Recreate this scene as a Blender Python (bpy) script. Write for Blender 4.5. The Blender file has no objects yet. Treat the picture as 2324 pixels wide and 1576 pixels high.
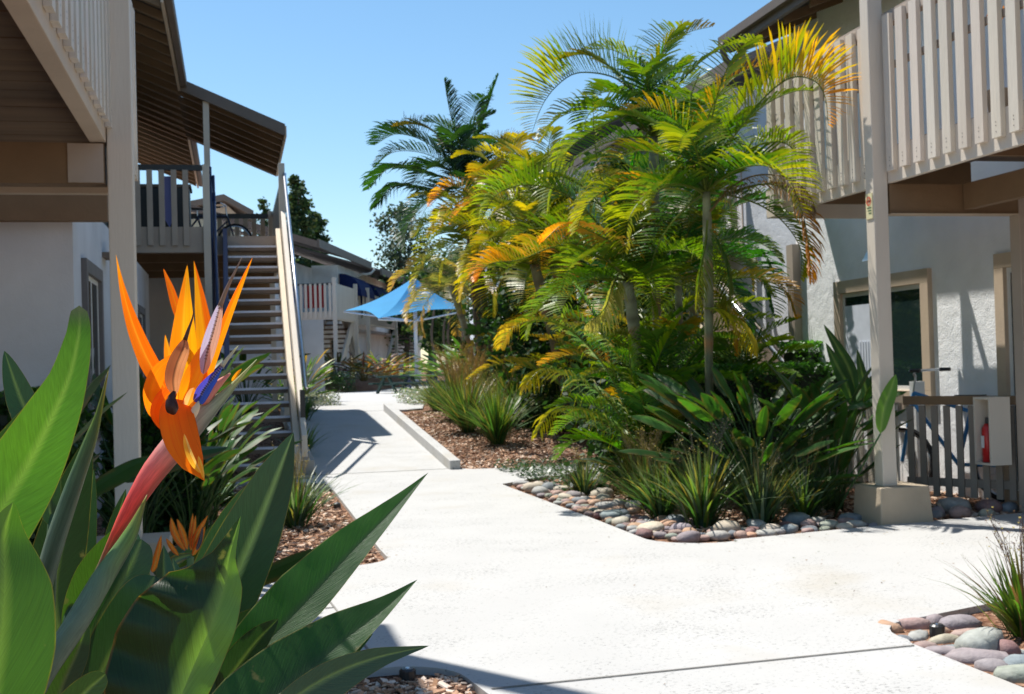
import bpy, math, random
from mathutils import Vector, Matrix, noise
random.seed(7)
R = math.radians
V = Vector
sc = bpy.context.scene

# ------------------------------------------------------------------ camera, sky, sun, exposure
FPX, CX, CY, CAMH = 2700.0, 1162.0, 788.0, 1.3        # photograph measured on a 2324 x 1576 grid
YAW, PITCH, ROLL = math.atan(632/2700), math.atan(44/2700), 0.028
_f = V((math.sin(YAW)*math.cos(PITCH), math.cos(YAW)*math.cos(PITCH), math.sin(PITCH)))
_r0 = V((math.cos(YAW), -math.sin(YAW), 0)); _u0 = _r0.cross(_f)
_R = math.cos(ROLL)*_r0 - math.sin(ROLL)*_u0
_U = math.sin(ROLL)*_r0 + math.cos(ROLL)*_u0
cam_d = bpy.data.cameras.new('camera'); cam = bpy.data.objects.new('camera', cam_d)
sc.collection.objects.link(cam); sc.camera = cam
M = Matrix((_R, _U, -_f)).transposed().to_4x4(); M.translation = V((0, 0, CAMH)); cam.matrix_world = M
cam_d.sensor_width = 36; cam_d.lens = 36*FPX/2324; cam_d.clip_start = .05; cam_d.clip_end = 2000
cam_d.dof.use_dof = True; cam_d.dof.focus_distance = 1.32; cam_d.dof.aperture_fstop = 24.0; cam_d.dof.aperture_blades = 7

w = bpy.data.worlds.new('World'); sc.world = w; w.use_nodes = True
nt = w.node_tree; bg = nt.nodes['Background']
sky = nt.nodes.new('ShaderNodeTexSky'); sky.sky_type = 'NISHITA'; sky.sun_disc = False
SUN = V((-.27, .40, 1)).normalized()
sky.sun_elevation = math.asin(SUN.z); sky.sun_rotation = math.atan2(SUN.x, SUN.y)
sky.altitude = 50; sky.air_density = 1.0; sky.dust_density = .35; sky.ozone_density = 1.6
hs = nt.nodes.new('ShaderNodeHueSaturation'); hs.inputs['Saturation'].default_value = 1.17; hs.inputs['Hue'].default_value = .492
nt.links.new(sky.outputs[0], hs.inputs['Color']); nt.links.new(hs.outputs[0], bg.inputs[0]); bg.inputs[1].default_value = 0.108
sd = bpy.data.lights.new('sun', 'SUN'); sd.energy = 4.6; sd.angle = R(.5); sd.color = (1, .96, .89)
so = bpy.data.objects.new('sun', sd); sc.collection.objects.link(so)
so.rotation_euler = SUN.to_track_quat('Z', 'Y').to_euler()
sc.view_settings.view_transform = 'Standard'; sc.view_settings.look = 'None'
sc.view_settings.exposure = 0.58; sc.view_settings.gamma = 1

def ray(x, y): return _f + (x-CX)/FPX*_R - (y-CY)/FPX*_U
O3 = V((0, 0, CAMH))
def atY(x, y, Y): d = ray(x, y); return O3 + d*(Y/d.y)
def atD(x, y, D): return O3 + ray(x, y)*D
def gz(y): return max(0.0, min(.56, .0825*(y-15.2)))
def gnd(x, y):
    d = ray(x, y); p = O3 + d*(-CAMH/d.z)
    if p.y > 15.2:
        t = (-.0825*15.2-CAMH)/(d.z-.0825*d.y); p = O3 + t*d
    return p

# ------------------------------------------------------------------ materials
def mat(name, base, rough=.6, spec=.4, metal=0, vary=.0, vscale=6, bump=0, bscale=40, tint=False, trans=0, trcol=None, detail=6, stretch=None):
    m = bpy.data.materials.new(name); m.use_nodes = True
    n = m.node_tree.nodes; l = m.node_tree.links; p = n['Principled BSDF']
    p.inputs['Base Color'].default_value = (*base, 1); p.inputs['Roughness'].default_value = rough
    p.inputs['Specular IOR Level'].default_value = spec; p.inputs['Metallic'].default_value = metal
    tc = n.new('ShaderNodeTexCoord'); src = tc.outputs['Object']
    if stretch:
        mp = n.new('ShaderNodeMapping'); mp.inputs['Scale'].default_value = stretch; l.new(src, mp.inputs[0]); src = mp.outputs[0]
    col = None
    if tint:
        a = n.new('ShaderNodeVertexColor'); a.layer_name = 'tint'; col = a.outputs[0]
    if vary:
        t = n.new('ShaderNodeTexNoise'); t.inputs['Scale'].default_value = vscale; t.inputs['Detail'].default_value = detail
        l.new(src, t.inputs['Vector'])
        mr = n.new('ShaderNodeMapRange'); mr.inputs['From Min'].default_value = .25; mr.inputs['From Max'].default_value = .75
        mr.inputs['To Min'].default_value = 1-vary; mr.inputs['To Max'].default_value = 1+vary
        l.new(t.outputs[0], mr.inputs[0])
        mx = n.new('ShaderNodeVectorMath'); mx.operation = 'SCALE'
        if col: l.new(col, mx.inputs[0])
        else: mx.inputs[0].default_value = base
        l.new(mr.outputs[0], mx.inputs['Scale']); col = mx.outputs[0]
    if col: l.new(col, p.inputs['Base Color'])
    if bump:
        t2 = n.new('ShaderNodeTexNoise'); t2.inputs['Scale'].default_value = bscale; t2.inputs['Detail'].default_value = 5
        l.new(src, t2.inputs['Vector'])
        b = n.new('ShaderNodeBump'); b.inputs['Strength'].default_value = bump; b.inputs['Distance'].default_value = .02
        l.new(t2.outputs[0], b.inputs['Height']); l.new(b.outputs[0], p.inputs['Normal'])
    if trans:
        tr = n.new('ShaderNodeBsdfTranslucent')
        if col:
            sc_ = n.new('ShaderNodeVectorMath'); sc_.operation = 'MULTIPLY'; l.new(col, sc_.inputs[0])
            sc_.inputs[1].default_value = trcol or (1.6, 1.5, .6); l.new(sc_.outputs[0], tr.inputs[0])
        else: tr.inputs[0].default_value = (*(trcol or base), 1)
        ms = n.new('ShaderNodeMixShader'); ms.inputs[0].default_value = trans
        l.new(p.outputs[0], ms.inputs[1]); l.new(tr.outputs[0], ms.inputs[2])
        l.new(ms.outputs[0], n['Material Output'].inputs[0])
    return m

PAINT = mat('beige_paint', (.66, .585, .49), .55, .35, vary=.07, vscale=3, bump=.12, bscale=60, stretch=(1, 1, .15))
PAINT_DK = mat('taupe_paint', (.42, .35, .29), .6, .3, vary=.1, vscale=3, bump=.1, bscale=50)
BEAM = mat('brown_beam', (.21, .135, .075), .65, .3, vary=.15, vscale=2.5, bump=.15, bscale=30)
PLANK = mat('brown_planks', (.17, .11, .065), .7, .3, vary=.25, vscale=3, bump=.2, bscale=25, stretch=(.3, 3, 1))
TRIM = mat('tan_trim', (.55, .435, .32), .6, .3, vary=.08, vscale=4, bump=.1)
FASCIA = mat('brown_fascia', (.17, .135, .11), .6, .3, vary=.1, vscale=3, bump=.1)
SHINGLE = mat('grey_shingle', (.12, .105, .10), .9, .1, vary=.35, vscale=12, bump=.6, bscale=50)
BLACK = mat('black', (.02, .02, .022), .4, .5)
NAVY = mat('navy_paint', (.018, .03, .085), .35, .5, vary=.1)
NAVYCLOTH = mat('navy_cloth', (.01, .02, .09), .8, .2, vary=.1)
CHROME = mat('galvanised_steel', (.62, .64, .68), .3, .5, 1, vary=.12, vscale=20)
WHITEVINYL = mat('white_vinyl', (.72, .72, .70), .4, .4)
CURTAIN = mat('curtain', (.62, .66, .74), .8, .1, vary=.1)
GREENWOOD = mat('green_plastic', (.015, .05, .04), .5, .4, vary=.1)
BLUEWOOD = mat('blue_plastic', (.01, .03, .13), .5, .4, vary=.1)
BLUECYAN = mat('cyan_paint', (.05, .25, .55), .3, .5)
REDP = mat('red_paint', (.5, .02, .02), .3, .5)
TREAD = mat('tread', (.20, .145, .105), .55, .4, vary=.15, vscale=5, bump=.1)
NOSE = mat('tread_nosing', (.75, .78, .88), .35, .5, vary=.1)
TRUNK = mat('bark', (.15, .12, .095), .9, .1, vary=.4, vscale=8, bump=.6, bscale=20, stretch=(1, 1, .3))
STONE = mat('river_stone', (.3, .3, .3), .75, .3, vary=.22, vscale=22, bump=.25, bscale=60, tint=True, detail=8)
CHIP = mat('bark_chip', (.2, .1, .06), .9, .1, vary=.3, vscale=30, tint=True)

def stucco(name, base, bs=.55):
    m = mat(name, base, .85, .2, vary=.12, vscale=1.6, detail=9)
    n = m.node_tree.nodes; l = m.node_tree.links; p = n['Principled BSDF']
    tc = n.new('ShaderNodeTexCoord')
    v = n.new('ShaderNodeTexNoise'); v.inputs['Scale'].default_value = 7; v.inputs['Detail'].default_value = 9; v.inputs['Roughness'].default_value = .62; v.inputs['Distortion'].default_value = .5
    v2 = n.new('ShaderNodeTexNoise'); v2.inputs['Scale'].default_value = 60; v2.inputs['Detail'].default_value = 3
    l.new(tc.outputs['Object'], v.inputs[0]); l.new(tc.outputs['Object'], v2.inputs[0])
    ad = n.new('ShaderNodeMath'); ad.operation = 'MULTIPLY_ADD'; ad.inputs[1].default_value = .35
    l.new(v2.outputs[0], ad.inputs[0]); l.new(v.outputs[0], ad.inputs[2])
    b = n.new('ShaderNodeBump'); b.inputs['Strength'].default_value = bs; b.inputs['Distance'].default_value = .03
    l.new(ad.outputs[0], b.inputs['Height']); l.new(b.outputs[0], p.inputs['Normal'])
    return m
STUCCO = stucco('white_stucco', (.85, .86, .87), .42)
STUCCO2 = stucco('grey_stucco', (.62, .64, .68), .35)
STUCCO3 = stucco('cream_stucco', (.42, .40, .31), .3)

def glass_mat():
    m = mat('window_glass', (.015, .03, .03), .05, .9)
    return m
GLASS = glass_mat()
DKTRIM = mat('dark_trim', (.16, .15, .15), .6, .3, vary=.1)

def concrete_mat():
    m = mat('concrete', (.465, .46, .447), .8, .25, vary=.05, vscale=1.3, bump=.06, bscale=90)
    n = m.node_tree.nodes; l = m.node_tree.links; p = n['Principled BSDF']
    src = p.inputs['Base Color'].links[0].from_socket
    tc = n.new('ShaderNodeTexCoord'); mp = n.new('ShaderNodeMapping'); mp.inputs['Scale'].default_value = (1, 1.4, 1)
    l.new(tc.outputs['Object'], mp.inputs[0])
    # small worn pits and pale brown stains
    a = n.new('ShaderNodeTexNoise'); a.inputs['Scale'].default_value = 42; a.inputs['Detail'].default_value = 5; a.inputs['Roughness'].default_value = .7
    c = n.new('ShaderNodeTexNoise'); c.inputs['Scale'].default_value = 2.2; c.inputs['Detail'].default_value = 4
    l.new(mp.outputs[0], a.inputs[0]); l.new(mp.outputs[0], c.inputs[0])
    ad = n.new('ShaderNodeMath'); ad.operation = 'MULTIPLY_ADD'; ad.inputs[1].default_value = .28; l.new(c.outputs[0], ad.inputs[0]); l.new(a.outputs[0], ad.inputs[2])
    r = n.new('ShaderNodeMapRange'); r.inputs['From Min'].default_value = .725; r.inputs['From Max'].default_value = .80
    r.inputs['To Min'].default_value = 1; r.inputs['To Max'].default_value = .50; l.new(ad.outputs[0], r.inputs[0])
    s = n.new('ShaderNodeVectorMath'); s.operation = 'SCALE'; l.new(src, s.inputs[0]); l.new(r.outputs[0], s.inputs['Scale'])
    d = n.new('ShaderNodeTexNoise'); d.inputs['Scale'].default_value = 1.1; d.inputs['Detail'].default_value = 8; l.new(tc.outputs['Object'], d.inputs[0])
    rr = n.new('ShaderNodeMapRange'); rr.inputs['From Min'].default_value = .58; rr.inputs['From Max'].default_value = .75; rr.inputs['To Max'].default_value = .5
    l.new(d.outputs[0], rr.inputs[0])
    mx = n.new('ShaderNodeMix'); mx.data_type = 'RGBA'; l.new(rr.outputs[0], mx.inputs[0]); l.new(s.outputs[0], mx.inputs[6]); mx.inputs[7].default_value = (.40, .36, .29, 1)
    l.new(mx.outputs[2], p.inputs['Base Color'])
    return m
CONC = concrete_mat()
CONC_EDGE = mat('concrete_footing', (.46, .38, .28), .85, .2, vary=.1, vscale=5, bump=.15, bscale=50)
JOINT = mat('joint', (.26, .25, .23), .9, .1, vary=.2)
def mulch_mat():
    m = mat('mulch', (.16, .085, .05), .95, .1)
    n = m.node_tree.nodes; l = m.node_tree.links; p = n['Principled BSDF']
    tc = n.new('ShaderNodeTexCoord'); vo = n.new('ShaderNodeTexVoronoi'); vo.inputs['Scale'].default_value = 38
    l.new(tc.outputs['Object'], vo.inputs['Vector'])
    cr = n.new('ShaderNodeValToRGB'); cr.color_ramp.elements[0].color = (.06, .03, .02, 1); cr.color_ramp.elements[1].color = (.40, .25, .17, 1)
    e = cr.color_ramp.elements.new(.5); e.color = (.20, .10, .06, 1)
    sp = n.new('ShaderNodeSeparateColor'); l.new(vo.outputs['Color'], sp.inputs[0]); l.new(sp.outputs[0], cr.inputs[0]); l.new(cr.outputs[0], p.inputs['Base Color'])
    b = n.new('ShaderNodeBump'); b.inputs['Strength'].default_value = .8; b.inputs['Distance'].default_value = .02
    l.new(vo.outputs['Distance'], b.inputs['Height']); l.new(b.outputs[0], p.inputs['Normal'])
    return m
MULCH = mulch_mat()

def leaf_mat(name, rough, trans, trcol, vein=False, bump=.3, spec=.5, spots=False):
    m = mat(name, (.05, .12, .03), rough, spec, vary=.12, vscale=9, tint=True, trans=trans, trcol=trcol)
    if vein:
        n = m.node_tree.nodes; l = m.node_tree.links; p = n['Principled BSDF']
        uv = n.new('ShaderNodeUVMap'); uv.uv_map = 'UVMap'; sx = n.new('ShaderNodeSeparateXYZ'); l.new(uv.outputs[0], sx.inputs[0])
        ma = n.new('ShaderNodeMapping'); ma.inputs['Scale'].default_value = (.42, 2.2, 1); l.new(uv.outputs[0], ma.inputs[0])
        si = n.new('ShaderNodeTexNoise'); si.inputs['Scale'].default_value = 1.0; si.inputs['Detail'].default_value = 4; si.inputs['Roughness'].default_value = .6; l.new(ma.outputs[0], si.inputs['Vector'])
        b = n.new('ShaderNodeBump'); b.inputs['Strength'].default_value = bump; b.inputs['Distance'].default_value = .004
        l.new(si.outputs[0], b.inputs['Height']); l.new(b.outputs[0], p.inputs['Normal'])
        src = p.inputs['Base Color'].links[0].from_socket
        mr = n.new('ShaderNodeMapRange'); mr.inputs['From Min'].default_value = .3; mr.inputs['From Max'].default_value = .7; mr.inputs['To Min'].default_value = .80; mr.inputs['To Max'].default_value = 1.18
        l.new(si.outputs[0], mr.inputs[0])
        s = n.new('ShaderNodeVectorMath'); s.operation = 'SCALE'; l.new(src, s.inputs[0]); l.new(mr.outputs[0], s.inputs['Scale'])
        if spots:
            tc2 = n.new('ShaderNodeTexCoord'); sn = n.new('ShaderNodeTexNoise'); sn.inputs['Scale'].default_value = 38; sn.inputs['Detail'].default_value = 5; l.new(tc2.outputs['Object'], sn.inputs['Vector'])
            sr = n.new('ShaderNodeMapRange'); sr.inputs['From Min'].default_value = .68; sr.inputs['From Max'].default_value = .73; sr.inputs['To Max'].default_value = .75; l.new(sn.outputs[0], sr.inputs[0])
            sm = n.new('ShaderNodeMix'); sm.data_type = 'RGBA'; l.new(sr.outputs[0], sm.inputs[0]); l.new(s.outputs[0], sm.inputs[6]); sm.inputs[7].default_value = (.20, .17, .07, 1)
            class _S: outputs = [sm.outputs[2]]
            s = _S
        l.new(s.outputs[0], p.inputs['Base Color'])
        for nd in n:
            if nd.bl_idname == 'ShaderNodeVectorMath' and nd.operation == 'MULTIPLY': l.new(s.outputs[0], nd.inputs[0])
    return m
LEAF = leaf_mat('paddle_leaf', .33, .16, (1.8, 2.2, .6), True, bump=.2, spots=True)
LEAFLIT = leaf_mat('backlit_leaf', .42, .42, (1.5, 1.9, .5), True, spots=True)  # copy of the paddle leaf with backlight put into stronger translucency
LEAFBG = leaf_mat('shrub_leaf', .45, .3, (2.0, 2.2, .6))
PALM = leaf_mat('palm_leaf', .38, .42, (1.7, 1.9, .45), spec=.3)
BLADE = leaf_mat('blade_leaf', .4, .35, (1.8, 1.8, .7))
TREELEAF = leaf_mat('tree_leaf', .6, .25, (1.5, 1.6, .7), spec=.3)
PETAL = leaf_mat('petal', .5, .5, (1.25, 1.25, 1.0), True, bump=.07, spec=.25)
SHEATH = leaf_mat('flower_sheath', .45, .25, (1.2, 1.2, 1), True, bump=.15, spec=.35)
PTRUNK = mat('palm_trunk', (.2, .2, .1), .6, .3, vary=.2, vscale=12, tint=True)
TSHADE = mat('shade_cloth', (.11, .43, .74), .8, .2, vary=.06, vscale=2, trans=.45, trcol=(.14, .60, .95))

# ------------------------------------------------------------------ mesh helpers
class MB:
    def __init__(s): s.v = []; s.f = []; s.c = []; s.u = []
    def add(s, vs, fs, col=None, uvs=None):
        o = len(s.v); s.v += [V(p) for p in vs]; s.f += [tuple(i+o for i in f) for f in fs]
        if isinstance(col, list): s.c += col
        else: s.c += [col or (1, 1, 1)]*len(vs)
        s.u += uvs if uvs else [(0, 0)]*len(vs)
        return s
    def box(s, a, b, col=None):
        (x0, y0, z0), (x1, y1, z1) = a, b
        vs = [(x, y, z) for x in (x0, x1) for y in (y0, y1) for z in (z0, z1)]
        return s.add(vs, [(0, 1, 3, 2), (4, 6, 7, 5), (0, 4, 5, 1), (2, 3, 7, 6), (0, 2, 6, 4), (1, 5, 7, 3)], col)
    def hexa(s, p8, col=None):      # p8: bottom 4 then top 4, same order
        return s.add(p8, [(3, 2, 1, 0), (4, 5, 6, 7), (0, 1, 5, 4), (1, 2, 6, 5), (2, 3, 7, 6), (3, 0, 4, 7)], col)
    def bar(s, a, b, wd, ht, up=V((0, 0, 1)), col=None):
        a = V(a); b = V(b); t = (b-a).normalized(); sd = t.cross(V(up)).normalized(); u = sd.cross(t)
        o = [sd*(i*wd/2)+u*(j*ht/2) for i, j in ((-1, -1), (1, -1), (1, 1), (-1, 1))]
        vs = [a+k for k in o]+[b+k for k in o]
        return s.add(vs, [(3, 2, 1, 0), (4, 5, 6, 7), (0, 1, 5, 4), (1, 2, 6, 5), (2, 3, 7, 6), (3, 0, 4, 7)], col)
    def tube(s, pts, rad, n=8, col=None):
        pts = [V(p) for p in pts]; m = len(pts)
        if not isinstance(rad, (list, tuple)): rad = [rad]*m
        vs = []; ref = V((.31, .17, .93))
        for i, p in enumerate(pts):
            t = (pts[min(i+1, m-1)]-pts[max(i-1, 0)]).normalized()
            a = t.cross(ref).normalized(); b = t.cross(a)
            vs += [p+(a*math.cos(k*2*math.pi/n)+b*math.sin(k*2*math.pi/n))*rad[i] for k in range(n)]
        fs = [(i*n+k, i*n+(k+1) % n, (i+1)*n+(k+1) % n, (i+1)*n+k) for i in range(m-1) for k in range(n)]
        fs += [tuple(range(n))[::-1], tuple(range((m-1)*n, m*n))]
        if isinstance(col, list): col = [c for c in col for _ in range(n)]
        return s.add(vs, fs, col)
    def strip(s, rows, cols=None):  # rows of equal length -> quad sheet
        n = len(rows[0]); vs = [p for r in rows for p in r]
        fs = [(i*n+k, i*n+k+1, (i+1)*n+k+1, (i+1)*n+k) for i in range(len(rows)-1) for k in range(n-1)]
        return s.add(vs, fs, cols)
    def xf(s, m): s.v = [m @ p for p in s.v]; return s
    def build(s, name, material, parent=None, smooth=False, bev=0):
        me = bpy.data.meshes.new(name)
        org = V((0, 0, 0))
        if parent is None and s.v:
            org = V(((min(p.x for p in s.v)+max(p.x for p in s.v))/2, (min(p.y for p in s.v)+max(p.y for p in s.v))/2, min(p.z for p in s.v)))
        me.from_pydata([p-org for p in s.v], [], s.f)
        ca = me.color_attributes.new('tint', 'FLOAT_COLOR', 'POINT')
        flat = []
        for c in s.c: flat += [c[0], c[1], c[2], 1]
        ca.data.foreach_set('color', flat)
        if any(u != (0, 0) for u in s.u):
            ul = me.uv_layers.new(name='UVMap'); li = [0]*len(me.loops); me.loops.foreach_get('vertex_index', li)
            fl = []
            for i in li: fl += list(s.u[i])
            ul.data.foreach_set('uv', fl)
        me.materials.append(material)
        if smooth: me.polygons.foreach_set('use_smooth', [True]*len(me.polygons))
        me.update()
        o = bpy.data.objects.new(name, me); sc.collection.objects.link(o); o.location = org
        if bev:
            b = o.modifiers.new('bevel', 'BEVEL'); b.width = bev; b.segments = 2; b.limit_method = 'ANGLE'
        if parent is not None:
            o.parent = parent
            r = parent
            while r.parent: r = r.parent
            if parent == r: o.matrix_parent_inverse = Matrix.Translation(-r.location)
        return o

def tag(o, label=None, cat=None, group=None, kind=None):
    if label: o['label'] = label
    if cat: o['category'] = cat
    if group: o['group'] = group
    if kind: o['kind'] = kind
    return o
def thing(name, label, cat, loc, group=None):
    o = bpy.data.objects.new(name, None); sc.collection.objects.link(o); o.location = loc; o.empty_display_size = .2
    return tag(o, label, cat, group)
rnd = random.uniform
def mixc(a, b, t): t = max(0, min(1, t)); return tuple(a[i]*(1-t)+b[i]*t for i in range(3))
def jit(c, a=.15): k = 1+rnd(-a, a); return (c[0]*k*(1+rnd(-a, a)*.5), c[1]*k, c[2]*k*(1+rnd(-a, a)*.5))

def spline(P, n):
    P = [V(p) for p in P]; Q = [P[0]*2-P[1]]+P+[P[-1]*2-P[-2]]; out = []
    m = len(P)-1
    for i in range(n+1):
        t = i/n*m; k = min(int(t), m-1); t -= k
        a, b, c, d = Q[k:k+4]
        out.append(.5*((2*b)+(c-a)*t+(2*a-5*b+4*c-d)*t*t+(3*b-a-3*c+d)*t**3))
    return out
def lerpl(L, t):
    if not isinstance(L, (list, tuple)): return L
    x = t*(len(L)-1); k = min(int(x), len(L)-2); return L[k]*(1-(x-k))+L[k+1]*(x-k)

# ------------------------------------------------------------------ ground, paths
def sheet(polys, name, material, top, depth, kind='structure'):
    m = MB()
    for P in polys:
        n = len(P); tp = [V((x, y, top(x, y))) for x, y in P]; bt = [p-V((0, 0, depth)) for p in tp]
        m.add(tp+bt, [tuple(range(n)), tuple(range(n, 2*n))[::-1]]+[(i, i+n, (i+1) % n+n, (i+1) % n) for i in range(n)])
    o = m.build(name, material)
    # outward faces and clean triangulation
    import bmesh
    b = bmesh.new(); b.from_mesh(o.data); bmesh.ops.recalc_face_normals(b, faces=b.faces); bmesh.ops.triangulate(b, faces=[f for f in b.faces if len(f.verts) > 4]); b.to_mesh(o.data); b.free()
    return tag(o, kind=kind)
def arc(cx, cy, r, a0, a1, n=7): return [(cx+r*math.cos(R(a0+(a1-a0)*i/n)), cy+r*math.sin(R(a0+(a1-a0)*i/n))) for i in range(n+1)]

tag(MB().add([(-6, 41.5, .5), (3.3, 41.5, .5), (5.3, 44, .5), (9.8, 60, .5), (-6, 60, .5), (-6, 42.5, 1.0), (2.9, 42.6, .98), (4.6, 44.8, .98), (8.6, 60, 1.0), (-6, 60, 1.0)], [(0, 1, 6, 5), (1, 2, 7, 6), (2, 3, 8, 7), (5, 6, 7, 8, 9), (3, 4, 9, 8), (4, 0, 5, 9)]).build('planted_bank', MULCH), kind='structure')
rows = []
ys = [-40, 0, 5, 10, 15.2, 17, 19, 21.99, 24, 30, 45, 70, 120, 400, 1500]
xs = [-900, -200, -40, -10, -4, -2, 0, 2, 4, 6, 10, 20, 50, 200, 900]
for y in ys: rows.append([(x, y, gz(y)-.035) for x in xs])
tag(MB().strip(rows).build('ground', MULCH), kind='structure')

# near flat concrete: a cross path joined to the long path
flat = ([(2.95, -2)] + [(2.95, 4.85)] + arc(3.3, 4.98, .33, 190, 95) + [(3.6, 5.42), (4.6, 5.75), (9, 6.6), (9, 8.95), (6.3, 8.48)]
        + [(4.9, 8.30), (3.5, 8.07)] + arc(3.36, 8.42, .44, -70, -170) + [(2.92, 9.5), (2.86, 12.6)] + arc(3.0, 12.85, .14, 190, 110) + [(3.4, 13.45), (4.8, 14.0), (4.8, 15.15), (3.7, 14.86)]
        + [(2.95, 15.0), (2.8, 15.2), (.95, 15.2), (.0, 15.2), (-.1, 15.1), (-.1, 14.6), (.6, 14.45), (1.0, 14.0)] + [(1.03, 13), (1.0, 8.7)] + arc(.72, 8.3, .29, 10, -85) + [(.2, 7.95), (-5, 7.9), (-5, 5.3), (.1, 5.2)]
        + arc(.62, 4.92, .3, 80, 5) + [(1.0, 4.3), (1.05, -2)])
flat = flat[::-1] if False else flat
sheet([flat], 'concrete_path', CONC, lambda x, y: 0.0, .14)
sheet([[(.98, 15.204), (2.66, 15.204), (2.66, 21.9), (.98, 21.9)]], 'concrete_ramp', CONC, lambda x, y: .0825*(y-15.2), .2)
sheet([[(1.0, 21.904), (3.1, 21.904), (3.45, 22.3), (3.9, 25), (4.3, 29), (5.4, 33), (7.2, 36), (9, 40), (13, 56), (4.9, 56), (3.4, 43), (2.9, 38), (2.0, 31), (1.3, 27)]], 'concrete_terrace', CONC, lambda x, y: .556, .2)
for a, b in (((.98, 4.72), (2.93, 4.80)), ((.60, 5.22), (.42, 7.93)), ((1.0, 15.16), (2.66, 15.17)), ((-5, 6.6), (.5, 6.62))):
    a = V((*a, .0045)); b = V((*b, .0045))
    tag(MB().bar(a, b, .010, .003).build('path_joint', JOINT), kind='structure')

def kerb(pts, wd, label, h=.13):
    m = MB()
    (x0, y0), (x1, y1) = pts
    z0, z1 = .0825*(y0-15.2), .0825*(y1-15.2)
    m.hexa([(x0, y0, z0-.2), (x0+wd, y0, z0-.2), (x1+wd, y1, z1-.2), (x1, y1, z1-.2), (x0, y0, z0+h), (x0+wd, y0, z0+h), (x1+wd, y1, z1+h), (x1, y1, z1+h)])
    tag(m.build('kerb', CONC, bev=.012), label, 'kerb')
kerb(((2.664, 15.05), (2.664, 21.9)), .14, 'pale concrete kerb edging the ramp beside the bark mulch bed')
kerb(((.80, 15.35), (.80, 21.9)), .17, 'short concrete kerb at the foot of the stairs, in shadow', .17)

# bark chips lying on the visible beds (countless)
def chips(name, regions, n, label):
    m = MB()
    for _ in range(n):
        x0, x1, y0, y1 = random.choices(regions, weights=[(r[1]-r[0])*(r[3]-r[2]) for r in regions])[0]
        x, y = rnd(x0, x1), rnd(y0, y1); z = gz(y)-.03+rnd(0, .018); L = rnd(.012, .035); W = L*rnd(.3, .6); a = rnd(0, 6.28)
        t = V((math.cos(a), math.sin(a), rnd(-.35, .35)))*L; s_ = V((-math.sin(a), math.cos(a), rnd(-.4, .4)))*W; c = V((x, y, z))
        col = random.choice([(.48, .29, .19), (.30, .17, .10), (.60, .44, .33), (.16, .09, .06), (.52, .34, .23), (.68, .56, .46)])
        u = V((0, 0, .006))
        m.add([c-t-s_, c+t-s_*.6, c+t*1.1+s_, c-t*.8+s_, c-t*.9-s_*.8+u, c+t*.9-s_*.5+u, c+t+s_*.8+u, c-t*.7+s_*.8+u], [(4, 5, 6, 7), (0, 1, 5, 4), (1, 2, 6, 5), (2, 3, 7, 6), (3, 0, 4, 7)], col)
    tag(m.build(name, CHIP), label, 'mulch', kind='stuff')
chips('bark_mulch', [(-1, .98, 8.0, 14.3)], 5500, 'reddish brown bark chips in the bed left of the path')
chips('bark_mulch', [(2.85, 4.9, 15.1, 21.6)], 6500, 'reddish brown bark chips in the bed behind the long kerb')
chips('bark_mulch', [(-.3, .92, 3.9, 5.05)], 3500, 'reddish brown bark chips in the nearest bed')
chips('bark_mulch', [(3.0, 6.6, 8.5, 12.4)], 5000, 'bark chips under the grasses and paddle leaf shrubs')

def litter(n):
    m = MB()
    for _ in range(n):
        x, y = random.choice([(rnd(1.0, 2.9), rnd(3.5, 15)), (rnd(2.9, 7), rnd(5.9, 8.1)), (1.0+abs(random.gauss(0, .12)), rnd(8, 14)), (2.88-abs(random.gauss(0, .12)), rnd(8.5, 13)), (rnd(3, 6), 8.05-abs(random.gauss(0, .1)))])
        L = rnd(.004, .014); a = rnd(0, 6.28); d = V((math.cos(a), math.sin(a), .1))*L; s_ = V((-math.sin(a), math.cos(a), .2))*L*rnd(.2, .5); p = V((x, y, .006))
        m.add([p-d, p+s_, p+d, p-s_], [(0, 1, 2, 3)], random.choice([(.25, .16, .09), (.12, .08, .05), (.35, .27, .15), (.10, .13, .05)]))
    tag(m.build('leaf_litter', CHIP), 'tiny bits of bark and dry leaf scattered over the concrete', 'litter', kind='stuff')
litter(420)

# ------------------------------------------------------------------ stones
def stone_mesh(r, col, seed):
    m = MB(); n = 10; k = 7; vs = []
    off = V((seed*3.1, seed*1.7, seed*.9))
    for i in range(k+1):
        th = math.pi*i/k
        for j in range(n):
            ph = 2*math.pi*j/n
            d = V((math.sin(th)*math.cos(ph), math.sin(th)*math.sin(ph), math.cos(th)))
            q = 1+.22*noise.noise(d*1.3+off)
            sgn = lambda a, e: math.copysign(abs(a)**e, a)
            vs.append(V((sgn(d.x, .85)*r[0], sgn(d.y, .85)*r[1], sgn(d.z, .9)*r[2]))*q)
    fs = [(i*n+j, i*n+(j+1) % n, (i+1)*n+(j+1) % n, (i+1)*n+j) for i in range(k) for j in range(n)]
    cols = []
    for p in vs:
        t = noise.noise(p*14+off)
        cols.append(mixc(col, (.55, .5, .45), .3*max(0, t)+.05))
    m.add(vs, fs, cols); return m
SC = {'slate grey': (.17, .19, .21), 'dusty pink': (.36, .24, .21), 'pale orange': (.45, .27, .17), 'cream': (.46, .41, .32), 'mauve grey': (.27, .235, .25), 'bluish grey': (.22, .27, .29), 'reddish brown': (.24, .13, .12), 'light grey': (.37, .37, .35), 'greenish grey': (.27, .29, .24)}
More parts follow.
